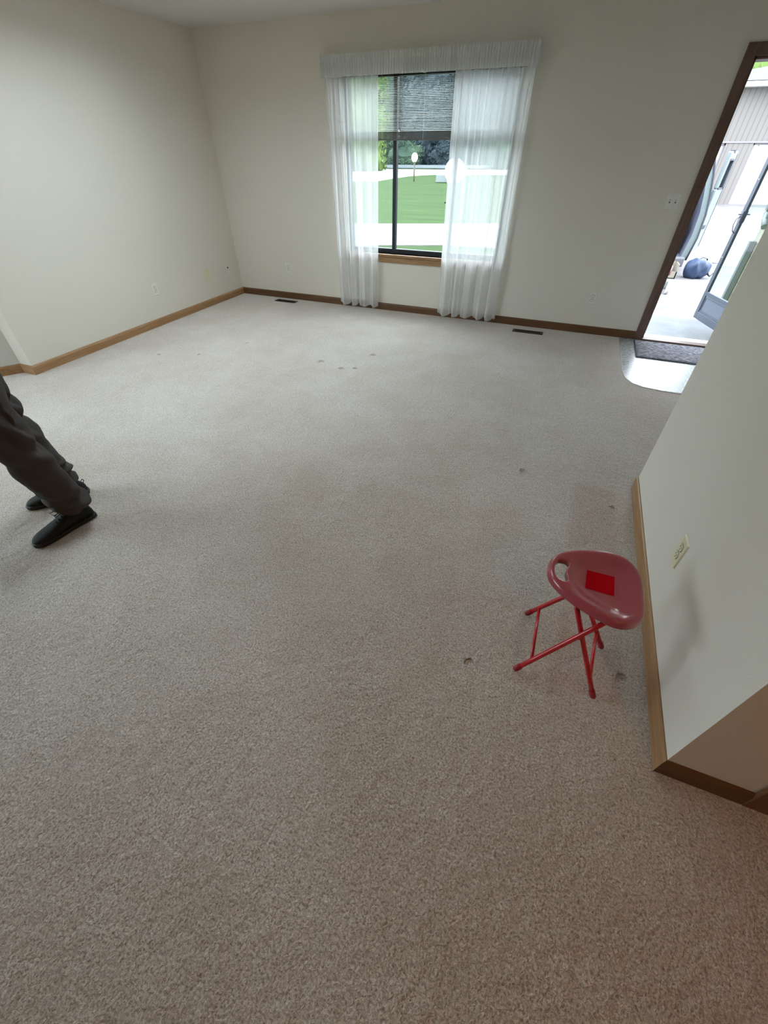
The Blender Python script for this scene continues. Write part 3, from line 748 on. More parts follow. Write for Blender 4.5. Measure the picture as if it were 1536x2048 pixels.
# unseen hall lamp added behind the camera to warm the near carpet
M['added_lamp_glass'] = new_mat('added_lamp_glass', (0.9, 0.85, 0.75), 0.4)
M['added_lamp_glass'].node_tree.nodes['Principled BSDF'].inputs['Emission Color'].default_value = (1.0, 0.55, 0.22, 1)
M['added_lamp_glass'].node_tree.nodes['Principled BSDF'].inputs['Emission Strength'].default_value = 3.0
lp = thing('added_hall_lamp', 'round frosted glass ceiling lamp added out of view in the hall for warm light', 'ceiling lamp', (1.4, -0.7, ZC))
MB().lathe([(0.16, ZC - 0.001), (0.16, ZC - 0.025), (0.15, ZC - 0.03)], (1.4, -0.7, 0), 36).build('base', M['screw'], lp)
MB().lathe([(0.15, ZC - 0.031), (0.14, ZC - 0.06), (0.10, ZC - 0.09), (0.04, ZC - 0.105), (0.003, ZC - 0.108)], (1.4, -0.7, 0), 36).build('lamp_shade', M['added_lamp_glass'], lp)
ld = bpy.data.lights.new('hall_warm_fill', 'POINT'); ld.energy = 12; ld.color = (1.0, 0.42, 0.11); ld.shadow_soft_size = 0.12
lo = bpy.data.objects.new('hall_warm_fill', ld); C.objects.link(lo); lo.location = (1.4, -0.7, ZC - 0.22)

# ------------------------------------------------------------ person standing at the left edge
M['trouser'] = new_mat('charcoal_cloth', (0.066, 0.060, 0.058), 0.9, spec=0.15); add_bump(M['trouser'], 900, 0.0004, 0.5)
M['shirt'] = new_mat('dark_shirt', (0.045, 0.048, 0.055), 0.9, spec=0.1)
M['skin'] = new_mat('skin', (0.55, 0.36, 0.27), 0.55, spec=0.4)
M['hair'] = new_mat('hair', (0.05, 0.035, 0.025), 0.7)
M['shoe'] = new_mat('shoe_knit', (0.018, 0.021, 0.019), 0.8, spec=0.2); add_bump(M['shoe'], 500, 0.0006, 0.6)
M['shoe_sole'] = new_mat('shoe_sole', (0.010, 0.011, 0.010), 0.6)
M['lace'] = new_mat('lace', (0.010, 0.010, 0.010), 0.85)
per = thing('person', 'person in charcoal trousers and black sneakers standing at the left edge', 'person', (-2.30, 0.93, 0))
LA, RA = Vector((-2.165, 0.895, 0)), Vector((-2.425, 1.045, 0))      # ankles (left foot is nearer the camera)
fL = Vector((-0.19, -0.98, 0)).normalized(); fR = Vector((-0.63, -0.77, 0)).normalized()
FW = Vector((-0.42, -0.91, 0)).normalized(); SD = Vector((0.91, -0.42, 0)).normalized()   # facing; SD = the person's left side
def remesh_obj(name, mb, mat, voxel, smooth=6, disp=None, parent=per):
    o = mb.build(name, mat, None, fix=True)
    md = o.modifiers.new('r', 'REMESH'); md.mode = 'VOXEL'; md.voxel_size = voxel; md.use_smooth_shade = True
    ms = o.modifiers.new('s', 'SMOOTH'); ms.factor = 0.6; ms.iterations = smooth
    dg = bpy.context.evaluated_depsgraph_get(); dg.update()
    me = bpy.data.meshes.new_from_object(o.evaluated_get(dg)); me.name = name
    old = o.data; o.modifiers.clear(); o.data = me; bpy.data.meshes.remove(old)
    if disp:
        nn = [v.normal.copy() for v in me.vertices]
        for v, n_ in zip(me.vertices, nn): v.co += n_ * disp(v.co)
    for p in me.polygons: p.use_smooth = True
    if parent is not None: o.parent = parent; o.location = -parent.location
    return o
def blob(mb, c, r, seg=20, rot=None):
    vv = []; fs = []; nr = 12
    for i in range(1, nr):
        th_ = PI * i / nr
        for k in range(seg):
            a = 2 * PI * k / seg; p = Vector((r[0] * math.sin(th_) * math.cos(a), r[1] * math.sin(th_) * math.sin(a), r[2] * math.cos(th_)))
            vv.append((rot @ p if rot else p) + Vector(c))
    for i in range(nr - 2):
        for k in range(seg): fs.append((i * seg + k, i * seg + (k + 1) % seg, (i + 1) * seg + (k + 1) % seg, (i + 1) * seg + k))
    top = (rot @ Vector((0, 0, r[2])) if rot else Vector((0, 0, r[2]))) + Vector(c); bot = (rot @ Vector((0, 0, -r[2])) if rot else Vector((0, 0, -r[2]))) + Vector(c)
    n0 = len(vv); vv += [top, bot]
    fs += [(n0, k, (k + 1) % seg) for k in range(seg)] + [(n0 + 1, (nr - 2) * seg + (k + 1) % seg, (nr - 2) * seg + k) for k in range(seg)]
    return mb.add(vv, fs, 0, True)
ROT = Matrix((( SD.x, -FW.x, 0), (SD.y, -FW.y, 0), (0, 0, 1)))       # local x = person's left, local y = backwards
PEL = Vector((-2.315, 1.00, 0)) - FW * 0.02 + Vector((-0.135, -0.055, 0))
def P(side, back, up): return PEL + SD * side - FW * back + Vector((0, 0, up))
hipL, hipR = P(0.095, 0, 0.93), P(-0.095, 0, 0.93)
kneeL = LA + FW * 0.045 + Vector((-0.025, -0.01, 0.50)); kneeR = RA + FW * 0.055 + Vector((-0.025, -0.01, 0.50))
anL, anR = LA + Vector((0, 0, 0.085)), RA + Vector((0, 0, 0.085))
# --- body: one continuous surface
mb = MB()
for hip, knee, an, fdir in ((hipL, kneeL, anL, fL), (hipR, kneeR, anR, fR)):
    mb.tube([hip, hip.lerp(knee, .5), knee, knee.lerp(an, .3), knee.lerp(an, .75), an], [0.085, 0.072, 0.052, 0.054, 0.036, 0.034], 16)
    blob(mb, an + fdir * 0.050 - Vector((0, 0, 0.052)), (0.026, 0.085, 0.016), rot=Matrix(((-fdir.y, fdir.x, 0), (fdir.x, fdir.y, 0), (0, 0, 1))))
    blob(mb, an - Vector((0, 0, 0.03)), (0.026, 0.026, 0.040))
blob(mb, P(0, 0.01, 0.96), (0.165, 0.105, 0.12), rot=ROT); blob(mb, P(0, 0.0, 1.10), (0.145, 0.10, 0.16), rot=ROT)
blob(mb, P(0, 0.0, 1.30), (0.175, 0.115, 0.17), rot=ROT); blob(mb, P(0, 0.005, 1.42), (0.185, 0.075, 0.055), rot=ROT)
mb.tube([P(0, 0.0, 1.40), P(0, -0.02, 1.54)], [0.058, 0.054], 16)
hc = P(0, -0.035, 1.625)
blob(mb, hc, (0.073, 0.092, 0.105), rot=ROT); blob(mb, hc + FW * 0.035 - Vector((0, 0, 0.055)), (0.052, 0.052, 0.058), rot=ROT)
def H(s_, f_, u_): return hc + SD * s_ + FW * f_ + Vector((0, 0, u_))
blob(mb, H(0, 0.098, -0.022), (0.013, 0.018, 0.024), rot=ROT); blob(mb, H(0, 0.088, 0.014), (0.045, 0.010, 0.010), rot=ROT)
blob(mb, H(0, 0.087, -0.062), (0.024, 0.010, 0.007), rot=ROT); blob(mb, H(0, 0.080, -0.095), (0.02, 0.014, 0.014), rot=ROT)
for s_ in (-1, 1): blob(mb, H(0.074 * s_, -0.008, -0.012), (0.010, 0.020, 0.032), rot=ROT)
for s_ in (-1, 1):
    sh = P(0.195 * s_, 0.0, 1.405); el = P(0.235 * s_, 0.015, 1.12); wr = P(0.215 * s_, -0.06, 0.875)
    mb.tube([sh, sh.lerp(el, .5), el, el.lerp(wr, .35), wr], [0.050, 0.042, 0.036, 0.038, 0.026], 14)
    blob(mb, sh, (0.055, 0.055, 0.055))
    pd = (wr - el).normalized(); pm = wr + pd * 0.055
    blob(mb, pm, (0.018, 0.042, 0.055), rot=ROT)
    for q, (off, ln) in enumerate(((0.030, 0.070), (0.010, 0.078), (-0.010, 0.072), (-0.030, 0.058))):
        f0 = pm + FW * off + pd * 0.040; f1 = f0 + pd * ln * 0.45 - SD * s_ * 0.004; f2 = f1 + pd * ln * 0.33 - SD * s_ * 0.014; f3 = f2 + pd * ln * 0.22 - SD * s_ * 0.016
        mb.tube([f0, f1, f2, f3], [0.0095, 0.0088, 0.008, 0.0065], 10)
    t0 = wr + pd * 0.025 + FW * 0.025; mb.tube([t0, t0 + FW * 0.028 + pd * 0.02, t0 + FW * 0.038 + pd * 0.052], [0.012, 0.010, 0.0075], 10)
body = remesh_obj('body', mb, M['skin'], 0.007, 4)
# --- hair cap
mb = MB(); blob(mb, hc + Vector((0, 0, 0.022)) - FW * 0.014, (0.080, 0.098, 0.098), rot=ROT)
hair = mb.build('hair', M['hair'], per)
bmm = bmesh.new(); bmm.from_mesh(hair.data)
bmesh.ops.delete(bmm, geom=[v for v in bmm.verts if (v.co - hc).dot(FW) > 0.045 and v.co.z < hc.z + 0.055 or v.co.z < hc.z - 0.05], context='VERTS'); bmm.to_mesh(hair.data); bmm.free()
for s_ in (-1, 1):
    e_ = MB(); blob(e_, H(0.030 * s_, 0.082, 0.002), (0.012, 0.010, 0.008), rot=ROT); e_.build('eye', M['plate_white'], per)
# --- trousers
mb = MB()
def leg_cloth(hip, knee, an, hem, lean):
    a = an.copy(); a.z = hem
    pts = [hip + Vector((0, 0, 0.0)), hip.lerp(knee, .35), hip.lerp(knee, .75), knee, knee.lerp(an, .35), knee.lerp(an, .7), a + Vector((0, 0, 0.045)), a]
    mb.tube([p + lean * 0.012 for p in pts], [0.108, 0.104, 0.090, 0.086, 0.090, 0.084, 0.076, 0.070], 24)
leg_cloth(hipL, kneeL, anL, 0.090, -FW); leg_cloth(hipR, kneeR, anR, 0.085, -FW)
blob(mb, P(0, 0.012, 0.965), (0.185, 0.135, 0.12), rot=ROT); blob(mb, P(0, 0.065, 0.90), (0.15, 0.10, 0.11), rot=ROT); blob(mb, P(0, 0.01, 0.80), (0.11, 0.10, 0.10), rot=ROT)
mb.tube([P(0, 0, 0.95), P(0, 0, 1.06)], [0.155, 0.150], 24, flat=0.72)
def wr_disp(co):
    z = co.z; k = 0.0
    # diagonal folds at the knee, stacked folds above the hem, long soft folds elsewhere
    an_ = LA if (co - LA).xy.length < (co - RA).xy.length else RA
    q = (co - an_); aa = math.atan2(q.y, q.x)
    kn = math.exp(-((z - 0.52) / 0.13) ** 2); hm = math.exp(-((z - 0.14) / 0.07) ** 2)
    k += kn * 0.019 * math.sin(46 * z + 2.6 * math.sin(aa + 0.6) + 3 * noise.noise(co * 7))
    k += hm * 0.017 * math.sin(85 * z + 1.8 * math.sin(aa * 1.0 + 1.3) + 4 * noise.noise(co * 9))
    k += 0.020 * noise.noise(Vector((co.x * 9, co.y * 9, co.z * 3.2))) + 0.004 * noise.noise(co * 30)
    return k
tro = remesh_obj('trousers', mb, M['trouser'], 0.009, 5, wr_disp)
# --- shirt
mb = MB()
blob(mb, P(0, 0.005, 1.00), (0.185, 0.14, 0.10), rot=ROT); blob(mb, P(0, 0.0, 1.14), (0.170, 0.125, 0.17), rot=ROT); blob(mb, P(0, 0.0, 1.31), (0.190, 0.13, 0.16), rot=ROT); blob(mb, P(0, 0.004, 1.42), (0.195, 0.085, 0.060), rot=ROT)
for s_ in (-1, 1):
    sh = P(0.195 * s_, 0.0, 1.405); el = P(0.235 * s_, 0.015, 1.12)
    mb.tube([sh, sh.lerp(el, .5), sh.lerp(el, .8)], [0.068, 0.062, 0.058], 16)
remesh_obj('shirt', mb, M['shirt'], 0.010, 5, lambda co: 0.006 * noise.noise(co * 8))
# --- shoes
def shoe(heel, toe, label_side):
    d = (toe - heel); L_ = d.length; d.normalize(); s_ = Vector((d.y, -d.x, 0))
    # stations along the shoe: t, half width, top height, sole thickness edge
    stt = [(0.0, 0.012, 0.050), (0.02, 0.026, 0.066), (0.07, 0.034, 0.088), (0.16, 0.038, 0.100), (0.27, 0.039, 0.104), (0.38, 0.040, 0.098), (0.50, 0.043, 0.080), (0.62, 0.047, 0.066), (0.74, 0.049, 0.056), (0.85, 0.045, 0.049), (0.93, 0.036, 0.043), (0.98, 0.021, 0.034), (1.0, 0.008, 0.024)]
    def station(t_, hw, top, bottom, n_=22):
        c_ = heel + d * (L_ * t_) + s_ * (0.006 * math.sin(PI * t_)); r_ = []
        for k in range(n_):
            a = 2 * PI * k / n_; cx = math.cos(a); sz = math.sin(a)
            z = bottom + (top - bottom) * (0.5 + 0.5 * (abs(sz) ** 0.8) * (1 if sz > 0 else -1))
            squeeze = 1.0 if top < 0.07 else (1 - 0.30 * max(0, (z - 0.05) / 0.06))
            r_.append(c_ + s_ * (hw * (abs(cx) ** 0.75) * (1 if cx > 0 else -1) * squeeze) + Vector((0, 0, z)))
        return r_
    u = MB(); n_ = 22; vv = []
    for t_, hw, top in stt: vv += station(t_, hw, top, 0.012)
    fs = [(i * n_ + k, i * n_ + (k + 1) % n_, (i + 1) * n_ + (k + 1) % n_, (i + 1) * n_ + k) for i in range(len(stt) - 1) for k in range(n_)]
    fs += [list(range(n_))[::-1], [(len(stt) - 1) * n_ + k for k in range(n_)]]
    u.add(vv, fs, 0, True)
    e = bpy.data.objects.new('shoe', None); C.objects.link(e); e.parent = per; e.location = heel - per.location; e.empty_display_size = .05
    def put(o): o.parent = e; o.location = -Vector(heel); return o
    up = put(u.build('upper', M['shoe'])); ss = up.modifiers.new('sub', 'SUBSURF'); ss.levels = 1; ss.render_levels = 2
    so = MB(); vv = []; ring = 26
    poly = []
    for t_, hw, top in stt: poly.append((t_, hw + 0.005))
    pts = [(heel + d * (L_ * (t_ * 1.02 - 0.01)) + s_ * (w_ + 0.006 * math.sin(PI * t_))) for t_, w_ in poly] + [(heel + d * (L_ * (t_ * 1.02 - 0.01)) + s_ * (-w_ + 0.006 * math.sin(PI * t_))) for t_, w_ in poly[::-1]]
    so.prism([(p.x, p.y) for p in pts], 0.001, 0.024)
    sole = put(so.build('sole', M['shoe_sole'], bevel=0.005))
    # laces across the tongue and a loop
    lc = MB()
    for i in range(5):
        t_ = 0.40 + 0.055 * i; top = 0.098 - (t_ - 0.38) * 0.145 + 0.002; c_ = heel + d * (L_ * t_)
        lc.tube([c_ - s_ * 0.024 + Vector((0, 0, top - 0.012)), c_ + Vector((0, 0, top + 0.002)), c_ + s_ * 0.024 + Vector((0, 0, top - 0.012))], 0.0026, 6)
    c_ = heel + d * (L_ * 0.40) + Vector((0, 0, 0.105))
    for sg in (-1, 1):
        lc.tube([c_, c_ + d * 0.020 + s_ * sg * 0.016 + Vector((0, 0, 0.016)), c_ + d * 0.045 + s_ * sg * 0.024 + Vector((0, 0, 0.012)), c_ + d * 0.040 + s_ * sg * 0.012 + Vector((0, 0, -0.002)), c_], 0.0022, 6)
    put(lc.build('laces', M['lace']))
    h = MB(); h.tube([heel + d * 0.006 + Vector((0, 0, 0.07)), heel - d * 0.004 + Vector((0, 0, 0.085)), heel + d * 0.000 + Vector((0, 0, 0.095)), heel + d * 0.008 + Vector((0, 0, 0.088))], 0.005, 8, flat=0.4)
    put(h.build('pull_tab', M['lace']))
    return e
shoe(Vector((-2.137, 0.975, 0)), Vector((-2.197, 0.672, 0)), 'l')
shoe(Vector((-2.335, 1.105, 0)), Vector((-2.530, 0.868, 0)), 'r')

# ------------------------------------------------------------ outdoors
GZ = -0.35
M['lawn'] = new_mat('lawn_grass', (0.07, 0.15, 0.04), 0.95, spec=0.1)
add_noise_color(M['lawn'], 1.1, (0.020, 0.040, 0.011), (0.036, 0.062, 0.019), 6, (0.35, 1.3, 1), 0.3, 0.7, 0.7)
M['concrete'] = new_mat('driveway_concrete', (0.42, 0.50, 0.49), 0.9, spec=0.2)
add_noise_color(M['concrete'], 1.6, (0.105, 0.105, 0.115), (0.185, 0.18, 0.18), 7, (1, 1, 1), 0.25, 0.7, 0.65)
M['porch'] = new_mat('porch_concrete', (0.30, 0.31, 0.32), 0.85)
add_noise_color(M['porch'], 3.5, (0.125, 0.14, 0.155), (0.16, 0.175, 0.19), 5)
M['porch_edge_lit'] = new_mat('porch_edge_skylit', (0.40, 0.395, 0.39), 0.8)  # sky-lit border of the slab put in as a lighter colour
M['road'] = new_mat('road_surface', (0.24, 0.23, 0.23), 0.9)
struct(MB().prism([(-90, 5.5), (60, 5.5), (60, 140), (-90, 140)], GZ - 0.3, GZ - 0.02).build('lawn', M['lawn']))
struct(MB().prism([(-90, -60), (PX - T, -60), (PX - T, 5.5), (-90, 5.5)], GZ - 0.3, GZ - 0.02).build('side_lawn', M['lawn']))
# driveway: a strip crossing in front of the window that widens up to the garage
drive = [(-60, -10.0), (-13.0, 8.2), (-4.98, 11.82), (-3.38, 12.46), (-1.5, 12.6), (-0.6, 11.8), (-0.2, 9.5), (-0.2, 6.0), (14, 6.0), (14, 28.2), (2.0, 28.2), (1.2, 21.0), (-0.4, 18.4), (-4.57, 16.61), (-6.64, 15.78), (-15, 12.2), (-60, -5.5)]
drive = [p for p in drive if p[1] > 5.6]
drive = [(-18.5, 5.7), (-12.9, 8.2)] + drive[1:] if drive[0][0] != -13.0 else [(-18.5, 5.7)] + drive
struct(MB().prism([(-18.5, 5.7), (-4.98, 11.82), (-3.38, 12.46), (-1.5, 12.6), (-0.6, 11.8), (-0.2, 9.5), (-0.2, 5.8), (14, 5.8), (14, 28.2), (2.0, 28.2), (1.2, 21.0), (-0.4, 18.4), (-4.57, 16.61), (-6.64, 15.78), (-28, 6.4), (-28, 5.7)], GZ - 0.1, GZ).build('driveway', M['concrete']))
struct(MB().prism([(-60, 30), (-30, 34.0), (-16.93, 40.3), (-17.26, 44.6), (-17.42, 49.8), (-16.7, 52.6), (-15.4, 54.4), (-8, 56.5), (20, 60), (20, 78), (-28.6, 68.5), (-60, 60)], GZ - 0.1, GZ - 0.005).build('road', M['road']))
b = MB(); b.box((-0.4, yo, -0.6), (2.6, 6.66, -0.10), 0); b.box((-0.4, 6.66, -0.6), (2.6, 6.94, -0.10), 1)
struct(b.build('porch_slab', [M['porch'], M['porch_edge_lit']]))
# eave over the porch and the wing of the house beside it
M['soffit'] = new_mat('soffit_paint', (0.55, 0.52, 0.46), 0.8)
struct(MB().box((-6, yo, ZC + 0.12), (3.2, yo + 0.35, ZC + 0.22)).build('eave', M['soffit']))
M['beige_siding'] = new_mat('beige_siding', (0.20, 0.195, 0.14), 0.7)
M['corner_white'] = new_mat('corner_board', (0.70, 0.72, 0.72), 0.6)
M['downspout'] = new_mat('downspout_metal', (0.12, 0.135, 0.145), 0.5, 0.3)
b = MB(); b.box((2.16, yo, -0.6), (6.0, 8.0, 2.59), 0)
for i in range(18): b.box((2.155, yo, -0.3 + i * 0.15), (2.162, 7.95, -0.292 + i * 0.15), 1)
wg = b.build('house_wing', [M['beige_siding'], M['downspout']]); struct(wg)
b = MB(); b.box((2.135, 7.93, -0.6), (2.165, 8.03, 2.59)); struct(b.build('trim_5', M['corner_white'], bevel=0.004))
ds = thing('downspout', 'grey downspout on the corner of the house seen through the storm door', 'downspout', (2.10, 7.84, GZ))
b = MB(); b.box((2.085, 7.80, 0.95), (2.15, 7.88, 2.5)); b.tube([(2.118, 7.84, 0.97), (2.115, 7.83, 0.92), (2.10, 7.74, 0.86), (2.10, 7.62, 0.80)], 0.034, 10)
b.box((2.085, 7.80, -0.25), (2.15, 7.88, 0.62)); b.build('pipe', M['downspout'], ds)
MB().box((2.078, 7.79, 1.9), (2.155, 7.89, 1.93)).build('strap', M['corner_white'], ds)

# garage / house across the driveway
M['siding'] = new_mat('grooved_siding', (0.62, 0.585, 0.55), 0.85)
def siding_nodes(m):
    N, L, b_ = nodes(m)
    t_ = N.new('ShaderNodeTexCoord'); wv = N.new('ShaderNodeTexWave'); wv.bands_direction = 'X'; wv.inputs['Scale'].default_value = 1.6; wv.inputs['Distortion'].default_value = 0.0
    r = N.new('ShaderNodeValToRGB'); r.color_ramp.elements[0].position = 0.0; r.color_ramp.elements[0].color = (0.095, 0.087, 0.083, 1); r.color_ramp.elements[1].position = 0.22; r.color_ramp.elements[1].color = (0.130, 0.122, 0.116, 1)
    L.new(t_.outputs['Object'], wv.inputs['Vector']); L.new(wv.outputs['Fac'], r.inputs[0]); L.new(r.outputs[0], b_.inputs['Base Color'])
siding_nodes(M['siding'])
M['fascia'] = new_mat('fascia_white', (0.45, 0.45, 0.45), 0.7)
M['shingle'] = new_mat('roof_shingle', (0.16, 0.21, 0.24), 0.95); add_noise_color(M['shingle'], 9, (0.040, 0.044, 0.058), (0.070, 0.077, 0.10), 4)
M['gdoor'] = new_mat('garage_door_paint', (0.30, 0.29, 0.285), 0.6)
M['gtrim'] = new_mat('garage_door_gap', (0.16, 0.15, 0.16), 0.8)
ga = thing('garage', 'white garage with grooved siding and grey roof across the driveway', 'garage', (8, 28, GZ))
b = MB(); gx0, gx1 = -2.0, 14.0; gy = 28.0; zt_ = 3.47
b.box((gx0, gy, GZ), (2.05, gy + 8, zt_)); b.box((4.82, gy, GZ), (5.85, gy + 8, zt_)); b.box((8.6, gy, GZ), (gx1, gy + 8, zt_)); b.box((2.05, gy, 1.78), (4.82, gy + 8, zt_)); b.box((5.85, gy, 1.78), (8.6, gy + 8, zt_))
b.build('wall', M['siding'], ga)
b = MB(); b.box((gx0 - 0.4, gy - 0.55, 3.47), (gx1 + 0.4, gy - 0.50, 3.62)); b.box((gx0 - 0.4, gy - 0.5, 3.47), (gx1 + 0.4, gy, 3.52)); b.build('fascia', M['fascia'], ga)
b = MB(); ze = 3.63; vv = [(gx0 - 0.4, gy - 0.58, ze), (gx1 + 0.4, gy - 0.58, ze), (gx1 + 0.4, gy + 8.5, ze), (gx0 - 0.4, gy + 8.5, ze), (-0.4, gy + 4, ze + 0.3), (gx1 - 2, gy + 4, ze + 0.3)]
b.add(vv, [(0, 1, 5, 4), (1, 2, 5), (2, 3, 4, 5), (3, 0, 4), (0, 3, 2, 1)])
vv = [(2.1, gy - 0.585, ze + .005), (9.3, gy - 0.585, ze + .005), (9.3, gy + 6.0, ze + .005), (2.1, gy + 6.0, ze + .005), (5.65, gy + 2.2, 4.27), (5.65, gy + 3.8, 4.27)]
b.add(vv, [(0, 1, 4), (1, 2, 5, 4), (2, 3, 5), (3, 0, 4, 5), (0, 3, 2, 1)]); b.build('roof', M['shingle'], ga)
for (x0, x1) in ((2.05, 4.82), (5.85, 8.6)):
    b = MB(); b.box((x0, gy + 0.06, GZ), (x0 + 0.05, gy + 0.10, 1.78), 1); b.box((x1 - 0.05, gy + 0.06, GZ), (x1, gy + 0.10, 1.78), 1); b.box((x0, gy + 0.06, 1.70), (x1, gy + 0.10, 1.78), 1)
    b.box((x0, gy + 0.05, GZ), (x1, gy + 0.10, GZ + 0.03), 1)
    for i in range(4): b.box((x0 + 0.05, gy + 0.10, GZ + 0.03 + i * 0.505), (x1 - 0.05, gy + 0.14, GZ + 0.03 + i * 0.505 + 0.499), 0)
    b.build('garage_door', [M['gdoor'], M['gtrim']], ga)
b = MB(); b.box((gx0, gy - 0.03, 1.78), (gx1, gy + 0.01, 1.84)); b.build('lintel_trim', M['gtrim'], ga)

# ---- foliage
leaf_cache = {}
def leaf_mat(name, c1, c2):
    m = new_mat(name, c1, 0.8, spec=0.2); N, L, b_ = nodes(m)
    oi = N.new('ShaderNodeTexCoord'); n_ = N.new('ShaderNodeTexNoise'); n_.inputs['Scale'].default_value = 0.8; n_.inputs['Detail'].default_value = 6
    r = N.new('ShaderNodeValToRGB'); r.color_ramp.elements[0].position = 0.4; r.color_ramp.elements[1].position = 0.6; r.color_ramp.elements[0].color = (*c1, 1); r.color_ramp.elements[1].color = (*c2, 1)
    L.new(oi.outputs['Object'], n_.inputs['Vector']); L.new(n_.outputs['Fac'], r.inputs[0]); L.new(r.outputs[0], b_.inputs['Base Color'])
    b_.inputs['Transmission Weight'].default_value = 0.0
    return m
M['leaf_dark'] = leaf_mat('leaf_dark', (0.018, 0.029, 0.036), (0.036, 0.053, 0.062))
M['leaf_mid'] = leaf_mat('leaf_mid', (0.028, 0.050, 0.036), (0.060, 0.095, 0.060))
M['leaf_bright'] = leaf_mat('leaf_bright', (0.055, 0.10, 0.022), (0.13, 0.19, 0.055))
M['bark'] = new_mat('bark', (0.10, 0.08, 0.06), 0.95)
def crown_mesh(seed, mat, ls=0.055, n_=9500, lumps=16, base=0.0):
    """unit crown: radius 1 wide, height 0..2"""
    rnd = random.Random(seed); cs = []
    for i in range(lumps):
        a = rnd.uniform(0, 2 * PI); z = rnd.uniform(0.16 + base, 1.75); rr = rnd.uniform(0.15, 0.62) * math.sqrt(max(0.05, 1 - ((z - 0.9) / 1.1) ** 2))
        cs.append((Vector((rr * math.cos(a), rr * math.sin(a), z)), rnd.uniform(0.28, 0.46)))
    cs += [(Vector((0, 0, 0.95)), 0.82), (Vector((0, 0, 0.42)), 0.62), (Vector((0, 0, 1.45)), 0.5)]
    vv = []; fs = []
    for c_, r_ in cs:        # dense inner masses
        k = len(vv); r0 = r_ * 0.85
        for i in range(1, 8):
            for j in range(12):
                th_ = PI * i / 8; a = 2 * PI * j / 12; q = Vector((math.sin(th_) * math.cos(a), math.sin(th_) * math.sin(a), math.cos(th_))); vv.append(c_ + q * r0 * (1 + 0.25 * noise.noise(c_ * 5 + q * 3)))
        fs += [(k + i * 12 + j, k + i * 12 + (j + 1) % 12, k + (i + 1) * 12 + (j + 1) % 12, k + (i + 1) * 12 + j) for i in range(6) for j in range(12)]
    for i in range(n_):
        c_, r_ = cs[rnd.randrange(len(cs))]
        d = Vector((rnd.gauss(0, 1), rnd.gauss(0, 1), rnd.gauss(0, 1))).normalized(); p = c_ + d * r_ * rnd.uniform(0.86, 1.12)
        if p.z < 0.02: continue
        n2 = (d + Vector((rnd.gauss(0, .6), rnd.gauss(0, .6), rnd.gauss(0, .6)))).normalized(); t1 = n2.orthogonal().normalized(); t2 = n2.cross(t1)
        s_ = ls * rnd.uniform(.6, 1.4); k = len(vv)
        vv += [p - t1 * s_, p - t2 * s_ * .55, p + t1 * s_, p + t2 * s_ * .55]; fs.append((k, k + 1, k + 2, k + 3))
    me = bpy.data.meshes.new('crown'); me.from_pydata([tuple(v) for v in vv], [], fs); me.materials.append(mat); return me
crowns = {k: [crown_mesh(i * 7 + j, M[m], ls) for j in range(2)] for i, (k, m, ls) in enumerate((('dark', 'leaf_dark', 0.065), ('mid', 'leaf_mid', 0.045), ('bright', 'leaf_bright', 0.05)))}
tb = MB(); tb.tube([(0, 0, -0.3), (0.02, 0, 0.6), (-0.02, 0.02, 1.3)], [0.05, 0.04, 0.02], 8); trunk_o = tb.build('trunk', M['bark']); trunk_me = trunk_o.data; bpy.data.objects.remove(trunk_o)
def tree(x, y, kind, rad, hgt, j, label, group, z0=0.0):
    t_ = thing('tree', label, 'tree', (x, y, GZ), group)
    cwn = bpy.data.objects.new('crown', crowns[kind][j % 2]); C.objects.link(cwn); cwn.parent = t_; cwn.scale = (rad, rad, hgt / 2); cwn.location = (0, 0, z0); cwn.rotation_euler = (0, 0, j * 1.3)
    tr = bpy.data.objects.new('trunk', trunk_me); C.objects.link(tr); tr.parent = t_; tr.scale = (rad, rad, hgt / 2); tr.location = (0, 0, max(0.0, z0 * 0.5))
    return t_
tree(-27.2, 61.0, 'bright', 3.6, 9.5, 1, 'bright yellow green tree beyond the road behind the left window mullion', None)
row = [(-55 + 7.6 * k, 77.5 + (k % 2) * 0.8) for k in range(8)] + [(-60.5 + 7.9 * k, 86 + (k % 2)) for k in range(9)] + [(-58.2 + 8.4 * k, 95.5) for k in range(9)]
for i, (x, y) in enumerate(row):
    tree(x, y, 'dark' if i % 4 != 3 else 'mid', 3.7 if i > 16 else 4.0, (14 + (i * 5) % 5) if i < 8 else 19, i, 'dark bluish green tree in the dense row behind the guardrail', 'trees in the row behind the guardrail')
for i, (x, y) in enumerate([(-1.6, 41.5), (6.6, 42.0), (14.8, 41.5), (23.0, 42.5)]):
    tree(x, y, 'bright' if i == 1 else 'mid', 3.6, 10.0, i, 'light green tree rising behind the grey garage roof', 'trees behind the garage roof')
for k in range(9):
    x = -52 + 6.4 * k
    sb = bpy.data.objects.new('shrub', crowns['dark' if k % 2 else 'mid'][k % 2]); C.objects.link(sb); sb.location = (x, 72.5 + (k % 2) * 0.4, GZ - 0.5); sb.scale = (3.3, 1.5, 1.9); sb.rotation_euler = (0, 0, 0)
    tag(sb, 'low dark shrub in the undergrowth directly behind the guardrail', 'shrub', 'shrubs along the guardrail')
